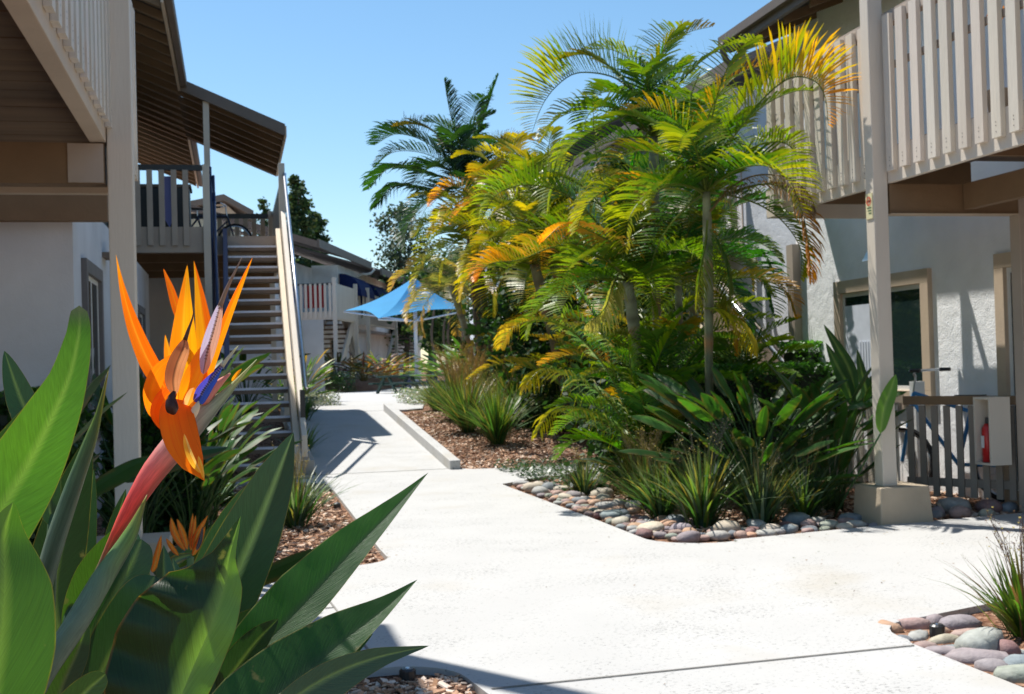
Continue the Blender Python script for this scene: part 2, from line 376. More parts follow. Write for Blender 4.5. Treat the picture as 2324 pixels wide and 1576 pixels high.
def stone(x, y, r, cname, rz, seed, label, group, dz=0, tilt=0):
    m = stone_mesh(r, jit(SC[cname], .1), seed)
    m.xf(Matrix.Translation((x, y, -.035+r[2]*.75+dz)) @ Matrix.Rotation(rz, 4, 'Z') @ Matrix.Rotation(tilt, 4, 'X'))
    return tag(m.build('river_stone', STONE, smooth=True), label, 'stone', group)
# front bed at the right, each stone seen (pixel on a 2324 grid, half axes in metres)
near = [((2020, 1417), (.05, .075, .045), 'pale orange', .4, 'pale orange stone tucked in the rounded tip of the near bed'),
        ((2075, 1410), (.085, .05, .045), 'dusty pink', 2.6, 'long dusty pink stone lying against the far edge of the near bed'),
        ((2128, 1405), (.05, .045, .05), 'mauve grey', .5, 'round mauve stone between the pink one and the grass clump'),
        ((2185, 1408), (.12, .07, .05), 'mauve grey', .1, 'big lilac grey stone just left of the grass clump in the near bed'),
        ((2137, 1422), (.06, .045, .035), 'pale orange', .2, 'broken orange stone in front of the round mauve stone'),
        ((2088, 1432), (.085, .05, .035), 'light grey', .8, 'mottled white stone behind the black carved disc'),
        ((2045, 1438), (.055, .05, .03), 'slate grey', .3, 'dark slate stone with swirls at the left point of the near bed'),
        ((2150, 1441), (.085, .04, .035), 'cream', .05, 'smooth cream oval stone in the middle of the near bed'),
        ((2215, 1427), (.11, .05, .035), 'dusty pink', 2.95, 'flat pinkish stone right of the smooth cream oval'),
        ((2105, 1452), (.06, .04, .03), 'dusty pink', 3.0, 'small pink stone in front of the carved disc'),
        ((2160, 1460), (.07, .04, .03), 'bluish grey', .1, 'pale blue stone under the smooth cream oval'),
        ((2125, 1466), (.09, .05, .032), 'mauve grey', 2.8, 'flat mauve stone along the path edge of the near bed'),
        ((2230, 1462), (.13, .10, .075), 'light grey', .6, 'largest grey boulder of the near bed, below the grass clump'),
        ((2185, 1488), (.15, .065, .045), 'mauve grey', 2.6, 'long grey stone lying along the slanting path edge'),
        ((2292, 1470), (.055, .06, .055), 'reddish brown', .2, 'round dark red stone right of the largest grey boulder'),
        ((2318, 1470), (.035, .04, .03), 'light grey', .2, 'small speckled stone touching the dark red one'),
        ((2258, 1502), (.06, .08, .04), 'mauve grey', .9, 'wedge shaped lilac stone below the largest boulder'),
        ((2322, 1500), (.09, .07, .05), 'bluish grey', .5, 'speckled blue grey stone at the right frame edge'),
        ((2262, 1532), (.14, .075, .05), 'greenish grey', 2.8, 'lichen green stone near the bottom right corner'),
        ((2310, 1558), (.10, .06, .05), 'greenish grey', .4, 'pale green stone in the bottom right corner'),
        ((2325, 1525), (.03, .03, .03), 'cream', .4, 'tiny cream pebble at the right edge of the near bed')]
for i, (p, r, c, rz, lb) in enumerate(near):
    g = gnd(*p); gx = max(g.x, 2.985+max(r[0], r[1])*(.95 if g.y < 4.9 else .8)); stone(gx, min(g.y+.02, 5.34), (r[0], r[1], r[2]), c, rz, i+1, lb, 'stones of the near bed', dz=-.03)
# strip of cobbles along the central bed: packed by size
pl = []
def strip_pts(n):
    out = []
    tries = 0
    while len(out) < n and tries < 60000:
        tries += 1
        k = random.random()
        if k < .62: x = 2.94+abs(random.gauss(0, .20)); y = rnd(8.5, 12.8)
        else: x = rnd(3.15, 4.85); y = 8.2+(x-3.15)*.10+abs(random.gauss(0, .14)); 
        if x > 3.65 and y > 8.75: continue
        if (x-3.36) < 0 and (y-8.42) < 0 and math.hypot(x-3.36, y-8.42) > .36: continue
        r = random.choice([.05, .06, .07, .085, .10, .12])
        if x-r*.8 < 2.93 or y-r*.75 < 8.06+(x-3.5)*.165: continue
        if any((x-a)**2+(y-b)**2 < ((r+c)*.74)**2 for a, b, c in out): continue
        out.append((x, y, r))
    return out
cn = list(SC)
ORDW = ['first', 'second', 'third', 'fourth', 'fifth', 'sixth', 'seventh', 'eighth', 'ninth', 'tenth', 'eleventh', 'twelfth', 'thirteenth', 'fourteenth', 'fifteenth', 'sixteenth', 'seventeenth', 'eighteenth', 'nineteenth', 'twentieth']
cnt = {}
pts_ = sorted(strip_pts(150), key=lambda q: -(q[1]-8.3)*3+q[0])
for i, (x, y, r) in enumerate(pts_):
    c = random.choice(cn+['pale orange', 'dusty pink'])
    if r > .095: c = random.choice(['slate grey', 'light grey', 'bluish grey', 'mauve grey', 'cream'])
    size = 'large' if r > .095 else ('small' if r < .065 else 'medium')
    k = cnt.get((size, c), 0); cnt[(size, c)] = k+1
    stone(x, y, (r, r*rnd(.6, .85), r*rnd(.36, .55)), c, rnd(0, 3), 40+i, f'{size} {c} cobble, {ORDW[k]} such one from the left tip of the strip', 'cobbles edging the grass bed', dz=rnd(0, .012), tilt=rnd(-.25, .25))
for i, (x, y, r, c) in enumerate([(5.35, 8.95, .13, 'slate grey'), (5.6, 8.75, .09, 'mauve grey'), (5.85, 8.9, .14, 'light grey'), (5.72, 8.62, .10, 'dusty pink'), (5.5, 8.62, .08, 'slate grey'), (6.1, 8.78, .12, 'reddish brown'), (5.95, 8.6, .07, 'cream'), (6.25, 8.72, .1, 'slate grey')]):
    stone(x, y, (r, r*.7, r*.55), c, i, 200+i, f'{c} stone below the slatted fence, {ORDW[i]} from the pedestal', 'stones in the shade below the fence')

# ------------------------------------------------------------------ architecture helpers
SLAT = mat('slat_paint', (1, 1, 1), .55, .35, vary=.08, vscale=4, bump=.2, bscale=50, stretch=(1, 1, .12), tint=True, detail=9)
def slat_row(parent, x0, x1, axis, fixed, z0, z1, pitch, wd, th, material=None, lean=None):
    """separate balusters; axis 'y': spread along y at x=fixed; axis 'x': spread along x at y=fixed"""
    n = int((x1-x0)/pitch)
    for i in range(n):
        c = x0+pitch*(i+.5); j = rnd(-.004, .004)
        m = MB()
        if axis == 'y': m.box((fixed-th/2, c-wd/2+j, z0+j), (fixed+th/2, c+wd/2+j, z1))
        else: m.box((c-wd/2+j, fixed-th/2, z0+j), (c+wd/2+j, fixed+th/2, z1))
        if material is None:
            cb_ = jit((.66, .585, .49), .05); m.c = [cb_]*len(m.v)
            if axis == 'y':
                sg_ = 1 if fixed > 0 else -1; xf_ = fixed-sg_*(th/2+.0015)
                for dz in (.035, .075, .10): m.add([(xf_, c+j-.004, z0+dz+j), (xf_, c+j+.004, z0+dz+j), (xf_, c+j+.003, z0+dz+.009+j), (xf_, c+j-.003, z0+dz+.009+j)], [(0, 1, 2, 3)], (.10, .07, .05))
            m.build('baluster', SLAT, parent)
        else: m.build('baluster', material, parent, bev=.003)
def gable_slab(m, eave, ridge, y0, y1, th):
    (xe, ze), (xr, zr) = eave, ridge
    m.hexa([(xe, y0, ze), (xr, y0, zr), (xr, y1, zr), (xe, y1, ze), (xe, y0, ze+th), (xr, y0, zr+th), (xr, y1, zr+th), (xe, y1, ze+th)])
def window_x(parent, x, y0, y1, z0, z1, out, trim=.11, mullion=True, curtain=True, name='window', tm=None):
    """window in a wall at x facing out (+1/-1)"""
    e = MB(); d = .05*out
    for a, b in (((y0-trim, z1), (y1+trim, z1+trim)), ((y0-trim, z0-trim), (y1+trim, z0)), ((y0-trim, z0), (y0, z1)), ((y1, z0), (y1+trim, z1))):
        e.box((min(x-.01*out, x+d), a[0], a[1]), (max(x-.01*out, x+d), b[0], b[1]))
    wn = e.build(name, tm or TRIM, parent, bev=.004)
    f = MB(); t = .045; xo = x+.012*out
    for a, b in (((y0, z1-t), (y1, z1)), ((y0, z0), (y1, z0+t)), ((y0, z0+t), (y0+t, z1-t)), ((y1-t, z0+t), (y1, z1-t))):
        f.box((min(x-.02*out, xo), a[0], a[1]), (max(x-.02*out, xo), b[0], b[1]))
    if mullion: ym = (y0+y1)/2; f.box((min(x-.02*out, xo), ym-t/2, z0+t), (max(x-.02*out, xo), ym+t/2, z1-t))
    f.build('frame', WHITEVINYL, wn)
    MB().box((min(x+.004*out, x+.007*out), y0+t, z0+t), (max(x+.004*out, x+.007*out), y1-t, z1-t)).build('pane', GLASS, wn)
    return wn
def window_y(parent, y, x0, x1, z0, z1, trim=.1, glass=None):
    e = MB()
    for a, b in (((x0-trim, z1), (x1+trim, z1+trim)), ((x0-trim, z0-trim), (x1+trim, z0)), ((x0-trim, z0), (x0, z1)), ((x1, z0), (x1+trim, z1))):
        e.box((a[0], y-.05, a[1]), (b[0], y+.01, b[1]))
    wn = e.build('window', TRIM, parent)
    MB().box((x0, y-.02, z0), (x1, y-.008, z1)).build('pane', GLASS, wn)

# ------------------------------------------------------------------ right building
rb = thing('apartment_building', 'white stucco apartment building on the right with slatted upper balcony', 'building', (6.6, 8, 0))
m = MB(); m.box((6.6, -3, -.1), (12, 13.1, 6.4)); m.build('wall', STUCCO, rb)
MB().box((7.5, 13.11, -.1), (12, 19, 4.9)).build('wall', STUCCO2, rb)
MB().box((6.50, 13.0, 0), (6.598, 13.16, 2.66)).build('corner_trim', PAINT_DK, rb)
wn = window_x(rb, 6.6, 10.42, 12.0, .95, 2.0, -1, trim=.14)
MB().box((6.585, 11.24, 1.0), (6.592, 11.95, 1.86)).build('curtain', CURTAIN, wn)
m = MB()
for i in range(8): m.box((6.574, 11.24+i*.055, 1.0), (6.583, 11.275+i*.055, 1.46))
m.build('blind', CURTAIN, wn)
window_x(rb, 6.6, 7.6, 9.12, .1, 2.04, -1, trim=.13)
window_x(rb, 6.6, 4.9, 6.2, 3.2, 5.1, -1, trim=.1)
# lamp on the wall
lm = MB(); lm.add([V((6.6, 11.22, 2.36)), V((6.6, 11.34, 2.36)), V((6.46, 11.34, 2.30)), V((6.46, 11.22, 2.30)), V((6.6, 11.22, 2.52)), V((6.6, 11.34, 2.52))], [(0, 3, 2, 1), (4, 5, 2, 3), (0, 1, 5, 4), (0, 4, 3), (1, 2, 5)])
lm.build('wall_lamp', CHROME, rb)
# roof
rf = MB(); gable_slab(rf, (5.86, 5.04), (12, 7.4), -3, 13.15, .09); rfo = rf.build('roof', SHINGLE, rb)
m = MB(); m.box((5.80, -3, 4.98), (5.855, 13.19, 5.19)); m.hexa([(5.86, 13.16, 4.97), (12, 13.16, 7.33), (12, 13.2, 7.33), (5.86, 13.2, 4.97), (5.86, 13.16, 5.18), (12, 13.16, 7.54), (12, 13.2, 7.54), (5.86, 13.2, 5.18)]); m.build('fascia', FASCIA, rfo)
m = MB()
for i in range(26):
    y = 13.0-i*.6; m.hexa([(5.9, y, 4.93), (7.5, y, 5.54), (7.5, y+.04, 5.54), (5.9, y+.04, 4.93), (5.9, y, 5.04), (7.5, y, 5.65), (7.5, y+.04, 5.65), (5.9, y+.04, 5.04)])
m.build('rafters', BEAM, rfo)
m = MB(); m.box((5.74, -3, 5.06), (5.797, 13.22, 5.075)); m.box((5.73, -3, 5.06), (5.74, 13.22, 5.16)); m.box((5.73, 13.20, 5.06), (5.797, 13.21, 5.16)); m.build('gutter', FASCIA, rfo)
m = MB(); m.tube(spline([(5.74, 13.1, 5.06), (5.74, 13.1, 4.94), (5.86, 13.1, 4.80), (6.2, 13.1, 4.72), (6.55, 13.1, 4.6), (6.56, 13.1, 4.2)], 14), .035, 10); m.build('downspout', FASCIA, rfo, smooth=True)
# balcony
bal = MB(); bal.box((5.05, 1.0, 2.66), (5.09, 10.62, 2.94)); bal.box((5.09, 10.58, 2.66), (6.12, 10.62, 2.94)); balo = bal.build('balcony', PAINT, rb, bev=.004)
m = MB()
for i in range(11): m.box((5.092, 10.57-(i+1)*.86, 2.92), (6.12 if i < 2 else 6.598, 10.57-i*.86-.012, 2.955))  # far boards cut short: gap added to let sunlight reach the wall
m.build('deck_boards', PLANK, balo)
for yy in (10.0, 8.9, 7.5, 6.3, 5.0, 3.7, 2.4): MB().box((5.092, yy, 2.72), (6.12 if yy > 8.6 else 6.598, yy+.045, 2.917)).build('joist', BEAM, balo)
slat_row(balo, 1.2, 10.62, 'y', 5.03, 2.745, 3.965, .19, .10, .038)
for i in range(5): MB().box((5.15+i*.2, 10.622, 2.75), (5.24+i*.2, 10.66, 3.96)).build('baluster', PAINT, balo)
m = MB(); m.box((5.045, 1.0, 3.90), (5.13, 10.60, 4.0)); m.box((5.13, 10.56, 3.90), (6.12, 10.60, 4.0)); m.build('handrail', PAINT_DK, balo)
MB().box((5.06, 1.0, 3.55), (5.09, 10.58, 3.60)).build('handrail', PAINT_DK, balo)
m = MB(); m.box((5.06, 8.42, 2.42), (6.21, 8.52, 2.655)); m.build('beam', BEAM, rb)
m = MB(); m.box((5.06, 8.40, 2.415), (6.20, 8.54, 2.42)); m.build('beam_cap', TRIM, rb)
MB().box((5.7, 1, 2.45), (5.78, 8.40, 2.655)).build('beam', BEAM, rb)
po = MB().box((4.92, 8.42, .28), (5.045, 8.545, 6.0)).build('post', PAINT, rb, bev=.006)
p2 = MB().add([(4.82, 8.30, -.05), (5.28, 8.30, -.05), (5.28, 8.74, -.05), (4.82, 8.74, -.05), (4.84, 8.32, .28), (5.26, 8.32, .28), (5.26, 8.72, .28), (4.84, 8.72, .28)], [(3, 2, 1, 0), (4, 5, 6, 7), (0, 1, 5, 4), (1, 2, 6, 5), (2, 3, 7, 6), (3, 0, 4, 7)]).build('pedestal', CONC_EDGE, po, bev=.01)
po2 = MB().box((6.215, 8.42, .0), (6.34, 8.545, 2.65)).build('post', PAINT_DK, rb, bev=.006)
# things seen between the balcony slats
t = thing('patio_chair', 'dark patio chair half hidden behind the upper right balcony slats', 'chair', (5.7, 6.9, 2.95))
m = MB(); m.box((5.5, 6.7, 3.35), (5.95, 7.15, 3.39)); m.build('seat', NAVY, t)
m = MB(); m.box((5.93, 6.7, 3.45), (5.96, 7.15, 3.85)); m.build('backrest', NAVY, t)
for a, b in ((5.52, 6.72), (5.52, 7.12), (5.93, 6.72), (5.93, 7.12)): MB().tube([(a, b, 2.955), (a, b, 3.36)], .012).build('leg', BLACK, t)
m = MB()
for i in range(8):
    a = .79*i; m.add([V((5.3, 7.35, 3.62)), V((5.3+.05*math.cos(a), 7.35+.05*math.sin(a), 3.72+.04*math.sin(i))), V((5.3+.07*math.cos(a+.5), 7.35+.07*math.sin(a+.5), 3.68))], [(0, 1, 2)], (.8, .28, .01))
t = thing('potted_flower', 'orange flower in a pot on the upper right balcony', 'plant', (5.3, 7.35, 2.95)); m.build('flower', PETAL, t)
MB().tube([(5.3, 7.35, 2.955), (5.3, 7.35, 3.15)], [.07, .09], 12).build('pot', TRIM, t); MB().tube([(5.3, 7.35, 3.15), (5.3, 7.35, 3.65)], .006).build('stem', LEAFBG, t)

# sign on the post: yellow notice with a red prohibition ring
sg = thing('no_smoking_sign', 'small cream notice with red prohibition ring on the right post', 'sign', (4.915, 8.48, 2.40))
YEL = mat('notice_card', (.72, .66, .40), .5); REDR = mat('sign_red', (.62, .05, .03), .5); GRN = mat('sign_green', (.05, .14, .06), .5)
MB().box((4.912, 8.435, 2.385), (4.9195, 8.53, 2.585)).build('panel', YEL, sg)
m = MB(); cy, cz, rr = 8.482, 2.525, .036
for k in range(24):
    a0, a1 = k*math.pi/12, (k+1)*math.pi/12
    m.add([(4.909, cy+r_*math.cos(a), cz+r_*math.sin(a)) for r_, a in ((rr, a0), (rr, a1), (rr-.009, a1), (rr-.009, a0))], [(0, 1, 2, 3)])
m.add([(4.9085, cy-.028, cz+.022), (4.9085, cy-.022, cz+.028), (4.9085, cy+.028, cz-.022), (4.9085, cy+.022, cz-.028)], [(0, 1, 2, 3)])
m.build('ring', REDR, sg)
m = MB(); m.box((4.9100, cy-.026, cz-.006), (4.911, cy+.022, cz+.005)); m.box((4.9100, cy+.010, cz+.005), (4.911, cy+.015, cz+.02)); m.build('pictogram', BLACK, sg)
m = MB()
for k in range(3): m.box((4.9100, cy-.036, 2.468-k*.022), (4.911, cy+.03-k*.012, 2.476-k*.022))
m.build('writing', GRN, sg)

# slatted fence under the balcony
fa, fb = V((5.72, 9.4, 0)), V((6.27, 8.6, 0)); fd = (fb-fa).normalized(); fnn = V((fd.y, -fd.x, 0))
fe = thing('slatted_fence', 'low shaded slatted fence with dark top rail beside the right post', 'fence', (fa.x, fa.y, 0))
FENCEP = mat('fence_paint', (.25, .215, .18), .6, vary=.1)
L = (fb-fa).length; n = 9
for i in range(n):
    c = fa+fd*(L*(i+.5)/n); MB().bar(c+V((0, 0, .08)), c+V((0, 0, .86)), .055, .02, up=fnn).build('slat', FENCEP, fe)
c0 = fa+fnn*-.0; 
MB().bar(fa+V((0, 0, .905)), fb+V((0, 0, .905)), .05, .075).build('top_rail', BEAM, fe)
MB().bar(fa-fnn*.03+V((0, 0, .2)), fb-fnn*.03+V((0, 0, .2)), .03, .07).build('bottom_rail', FENCEP, fe)
fe2 = thing('slatted_fence', 'pale stub of slatted fence running behind the hedge to the wall', 'fence', (5.72, 9.5, 0))
for i in range(7): MB().box((5.70, 9.5+i*.2, .05), (5.72, 9.61+i*.2, .86)).build('slat', PAINT, fe2)
MB().box((5.73, 9.5, .80), (5.76, 10.9, .88)).build('top_rail', TRIM, fe2)
MB().box((6.27, 10.1, 0), (6.37, 10.2, 1.05)).build('post', WHITEVINYL, fe2)
MB().box((5.78, 10.35, .78), (6.3, 10.40, .93)).build('top_rail', TRIM, fe2)
# extinguisher cabinet
ca = thing('extinguisher_cabinet', 'open fronted beige wooden box hung on the slatted fence', 'cabinet', (6.07, 8.66, .40))
m = MB(); X0, X1, Ya, Yb, Za, Zb = 5.975, 6.165, 8.55, 8.77, .40, .92
for a, b in (((X0, Ya, Za), (X1, Ya+.018, Zb)), ((X0, Yb-.018, Za), (X1, Yb, Zb)), ((X0, Ya, Zb), (X1, Yb, Zb+.018)), ((X0, Ya, Za-.018), (X1, Yb, Za)), ((X1-.015, Ya+.018, Za), (X1, Yb-.018, Zb))): m.box(a, b)
m.build('box', PAINT, ca)
ex = thing('fire_extinguisher', 'red fire extinguisher standing in the beige box on the fence', 'extinguisher', (6.035, 8.66, .40))
c = V((6.035, 8.675, 0))
MB().tube([c+V((0, 0, .402)), c+V((0, 0, .68)), c+V((0, 0, .72))], [.045, .045, .02], 14).build('cylinder', REDP, ex, smooth=True)
MB().tube([c+V((0, 0, .72)), c+V((0, 0, .77))], .015, 8).build('valve', BLACK, ex)
MB().tube(spline([c+V((0, 0, .76)), c+V((.03, .04, .74)), c+V((.05, .05, .6)), c+V((.05, .045, .48))], 10), .009, 6).build('hose', BLACK, ex)
MB().box((c.x-.049, c.y-.02, .52), (c.x-.046, c.y+.02, .62)).build('tag', WHITEVINYL, ex)
# bicycle behind the fence
def ring(c, r, rt, ax1, ax2, n=28): return [V(c)+V(ax1)*r*math.cos(i*2*math.pi/n)+V(ax2)*r*math.sin(i*2*math.pi/n) for i in range(n+1)]
def bicycle(label, c, u, frame_mat, group=None, hb=0):
    c = V(c); u = V(u).normalized(); z = V((0, 0, 1)); s_ = u.cross(z)
    b = thing('bicycle', label, 'bicycle', c, group)
    rw = .31; F = c+u*.5+z*rw; B = c-u*.5+z*rw
    for P in (F, B):
        wh = MB().tube(ring(P, rw, 0, u, z), .022, 6).build('wheel', BLACK, b)
        mm = MB()
        for k in range(12): a = k*math.pi/6; mm.tube([P, P+(u*math.cos(a)+z*math.sin(a))*rw*.95], .0025, 4)
        mm.tube(ring(P, rw-.03, 0, u, z), .008, 5); mm.build('spokes', CHROME, wh)
    H = c+u*.36+z*(.78+hb); S = c-u*.18+z*.78; K = c-u*.05+z*.3
    mm = MB()
    for a, q in ((H, S), (H-z*.1, K), (S, K), (K, B), (S-z*.05, B), (H, F)): mm.tube([a, q], .018, 8)
    mm.build('frame', frame_mat, b)
    mm = MB().tube(spline([H, H+z*.14-u*.02, H+z*.2-u*.02, H+z*.21-u*.02+s_*.28-u*.1], 8), .012, 8); mm.tube([H+z*.2-u*.02, H+z*.21-u*.12-s_*.28], .012, 8); mm.build('handlebar', CHROME, b)
    MB().tube([H+z*.21-u*.12-s_*.28, H+z*.21-u*.22-s_*.29], .018, 8).build('grip', BLACK, b); MB().tube([H+z*.21-u*.12+s_*.28, H+z*.21-u*.22+s_*.29], .018, 8).build('grip', BLACK, b)
    MB().tube([S, S+z*.12], .013, 8).build('seat_post', CHROME, b)
    MB().add([S+z*.15+u*.15, S+z*.15-u*.12+s_*.08, S+z*.15-u*.12-s_*.08, S+z*.11+u*.14, S+z*.11-u*.1+s_*.06, S+z*.11-u*.1-s_*.06], [(0, 1, 2), (3, 5, 4), (0, 3, 4, 1), (1, 4, 5, 2), (2, 5, 3, 0)]).build('saddle', BLACK, b)
bicycle('blue bicycle leaning behind the slatted fence with its chrome handlebar above it', (6.33, 9.62, .0), (-.50, .86, 0), BLUECYAN, None, .17)

# ------------------------------------------------------------------ left near building with balcony
lb = thing('apartment_building', 'stucco building with brown timber balcony in the left foreground', 'building', (-1.3, 10.6, 0))
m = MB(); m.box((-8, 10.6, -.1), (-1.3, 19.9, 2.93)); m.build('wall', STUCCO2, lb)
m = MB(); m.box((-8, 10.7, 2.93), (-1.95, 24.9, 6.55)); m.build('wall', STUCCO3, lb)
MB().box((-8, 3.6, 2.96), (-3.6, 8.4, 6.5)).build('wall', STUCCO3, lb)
window_x(lb, -1.3, 11.25, 12.35, .85, 2.25, 1, trim=.12, tm=DKTRIM)
window_x(lb, -1.3, 14.6, 15.6, .85, 2.2, 1, trim=.1, tm=DKTRIM)
window_x(lb, -1.3, 17.2, 18.2, .85, 2.2, 1, trim=.1, tm=DKTRIM)
MB().box((-1.3, 12.9, 2.55), (-1.15, 13.3, 2.6)).build('vent_hood', FASCIA, lb)
bal = MB(); bal.box((-.78, 3.3, 2.66), (-.69, 9.3, 2.95)); bal.box((-3.6, 9.21, 2.66), (-.782, 9.3, 2.95)); balo = bal.build('balcony', TRIM, lb, bev=.004)
m = MB()
for i in range(27): m.box((-3.6, 9.2-(i+1)*.215, 2.915+rnd(0, .004)), (-.782, 9.2-i*.215-.008, 2.955))
m.build('deck_boards', PLANK, balo)
for x in (-1.45, -2.1, -2.75): MB().box((x, 3.4, 2.70), (x+.045, 7.18, 2.91)).build('joist', BEAM, balo)
slat_row(balo, 3.3, 9.3, 'y', -.671, 2.745, 4.0, .19, .095, .034)
MB().box((-.74, 3.3, 3.93), (-.692, 9.28, 4.02)).build('handrail', PAINT, balo)
MB().box((-3.6, 7.2, 2.42), (-.70, 7.34, 2.655)).build('beam', BEAM, lb)
MB().box((-.90, 7.19, 2.425), (-.705, 7.198, 2.65)).build('beam_plate', PAINT_DK, lb)
MB().box((-3.6, 10.44, 2.62), (-1.0, 10.595, 2.93)).build('beam', BEAM, lb)
po = MB().box((-.685, 7.2, .36), (-.545, 7.34, 8.0)).build('post', PAINT, lb, bev=.006)
MB().box((-.83, 7.05, -.05), (-.385, 7.49, .36)).build('pedestal', CONC_EDGE, po, bev=.01)
rf = MB(); gable_slab(rf, (-.96, 6.2), (-6, 8.4), 4.8, 8.6, .1); rfo = rf.build('roof', SHINGLE, lb)
# rear wing roof with gutter and gabled landing canopy
rf = MB(); gable_slab(rf, (-.81, 6.2), (-6, 8.35), 15.8, 31.5, .09); rfo = rf.build('roof', SHINGLE, lb)
for (y0, y1) in ((15.8, 20.7), (25.0, 31.5)):
    MB().box((-.81, y0, 6.1), (-.77, y1, 6.3)).build('fascia', TRIM, rfo)
    MB().box((-.765, y0, 6.14), (-.66, y1, 6.30)).build('gutter', FASCIA, rfo, bev=.02)
m = MB(); y = 15.9
while y < 31: m.hexa([(-.82, y, 6.07), (-3, y, 6.97), (-3, y+.09, 6.97), (-.82, y+.09, 6.07), (-.82, y, 6.19), (-3, y, 7.09), (-3, y+.09, 7.09), (-.82, y+.09, 6.19)]); y += .6
m.build('rafters', BEAM, rfo)
cn_ = MB(); gable_slab(cn_, (.93, 5.47), (-.76, 6.20), 20.7, 24.95, .07); cno = cn_.build('canopy', SHINGLE, lb)
m = MB(); m.hexa([(.95, 20.64, 5.36), (-.79, 20.64, 6.11), (-.79, 20.69, 6.11), (.95, 20.69, 5.36), (.95, 20.64, 5.56), (-.79, 20.64, 6.31), (-.79, 20.69, 6.31), (.95, 20.69, 5.56)])
m.build('rake_board', FASCIA, cno); m = MB(); m.hexa([(.95, 24.96, 5.36), (-.79, 24.96, 6.11), (-.79, 25.0, 6.11), (.95, 25.0, 5.36), (.95, 24.96, 5.56), (-.79, 24.96, 6.31), (-.79, 25.0, 6.31), (.95, 25.0, 5.56)])
m.build('rake_board', FASCIA, cno)
MB().box((.935, 20.70, 5.36), (.975, 24.95, 5.54)).build('fascia', TRIM, cno)
m = MB(); y = 21.0
while y < 24.8: m.hexa([(.93, y, 5.36), (-1.9, y, 6.58), (-1.9, y+.1, 6.58), (.93, y+.1, 5.36), (.93, y, 5.465), (-1.9, y, 6.69), (-1.9, y+.1, 6.69), (.93, y+.1, 5.465)]); y += .62
m.build('rafters', BEAM, cno)
# landing
ld = MB(); ld.box((-1.9, 18.2, 3.12), (-.30, 18.26, 3.5)); ld.box((-.30, 19.42, 3.2), (.86, 19.48, 3.5)); ld.box((.80, 19.48, 3.2), (.86, 24.9, 3.5)); ldo = ld.build('landing', PAINT_DK, lb)
m = MB()
for i in range(22): m.box((-1.9, 18.262+i*.3, 3.46), (-.302 if i < 4 else .798, 18.552+i*.3, 3.5))
m.build('deck_boards', PLANK, ldo)
for yy in (18.9, 20.4, 22.0, 23.6): MB().box((-1.9, yy, 3.18), (.79, yy+.12, 3.455)).build('joist', BEAM, ldo) if yy > 19.5 else MB().box((-1.9, yy, 3.18), (-.31, yy+.12, 3.455)).build('joist', BEAM, ldo)
slat_row(ldo, -1.75, -.38, 'x', 18.17, 3.22, 4.34, .172, .082, .035, PAINT_DK)
MB().box((-1.9, 18.19, 4.34), (-.34, 18.25, 4.42)).build('handrail', BLACK, ldo)
slat_row(ldo, 19.7, 24.7, 'y', .85, 3.25, 4.48, .19, .1, .035, PAINT_DK)
MB().box((.83, 19.62, 4.48), (.90, 24.8, 4.55)).build('handrail', BLACK, ldo)
slat_row(ldo, -.3, .75, 'x', 24.7, 3.25, 4.45, .17, .09, .035, TRIM)
MB().box((-1.9, 24.68, 4.45), (.86, 24.76, 4.55)).build('handrail', BLACK, ldo)
for (x, y, z0, z1) in ((-.36, 20.75, 3.5, 5.93), (-.34, 18.19, 0, 4.42), (.80, 24.7, 0, 4.6)): MB().box((x-.05, y-.05, z0), (x+.05, y+.05, z1)).build('post', PAINT, lb)
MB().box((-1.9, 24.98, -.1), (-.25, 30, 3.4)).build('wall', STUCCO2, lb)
MB().box((-.25, 24.99, 1.9), (.8, 25.2, 3.45)).build('wall', BEAM, lb)  # brown panel added to darken the gaps between the upper treads
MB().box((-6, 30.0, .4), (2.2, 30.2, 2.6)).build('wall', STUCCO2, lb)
tag(MB().add([V((-.95, 18.33, 4.27)), V((-.80, 18.33, 4.27)), V((-.78, 18.34, 3.75)), V((-.88, 18.31, 3.5)), V((-1.0, 18.34, 3.72))], [(0, 1, 2, 3, 4)]).build('towel', mat('lavender_cloth', (.22, .24, .52), .9), None), 'lavender towel hanging behind the slats of the left landing', 'towel')
bicycle('black bicycle at the top of the left stairs, only its wheel rim showing', (-.42, 23.0, 3.5), (1, 0, 0), NAVY, None)
bx = thing('dark_filler_block', 'added dark block standing in for the shade behind the slats of the left landing', 'box', (-1.1, 19.6, 3.5))  # dark block added so the gaps between the slats read as shade
MB().box((-1.85, 19.3, 3.505), (-.62, 19.9, 4.25)).build('body', BLACK, bx, bev=.01); MB().box((-1.88, 19.27, 4.25), (-.59, 19.93, 4.30)).build('top_slab', FASCIA, bx, bev=.01)

# left staircase
NR, ZT = 19, 3.5
rise = ZT/NR; Y0, Y1 = 15.05, 19.42; run = (Y1-Y0)/(NR-1)
st = thing('staircase', 'tall open tread timber staircase climbing to the left landing', 'staircase', (.35, 15.0, 0))
for i in range(1, NR):
    y = Y0+run*(i-1); z = rise*i
    t = MB().box((-.05, y, z-.078), (.70, y+.27, z)).build('tread', TREAD, st, bev=.004)
    MB().box((-.05, y-.006, z-.026), (.70, y-.001, z+.006)).build('nosing', NOSE, t)
CREAM = mat('cream_stringer', (.66, .56, .42), .55, .3, vary=.06, bump=.08)
for x0, x1, mt in ((.70, .775, CREAM), (-.125, -.055, NAVY)):
    m = MB(); m.hexa([(x0, 14.86, -.03), (x1, 14.86, -.03), (x1, 19.40, 3.22), (x0, 19.40, 3.22), (x0, 14.86, .30), (x1, 14.86, .30), (x1, 19.40, 3.62), (x0, 19.40, 3.62)]); m.build('stringer', mt, st, bev=.006)
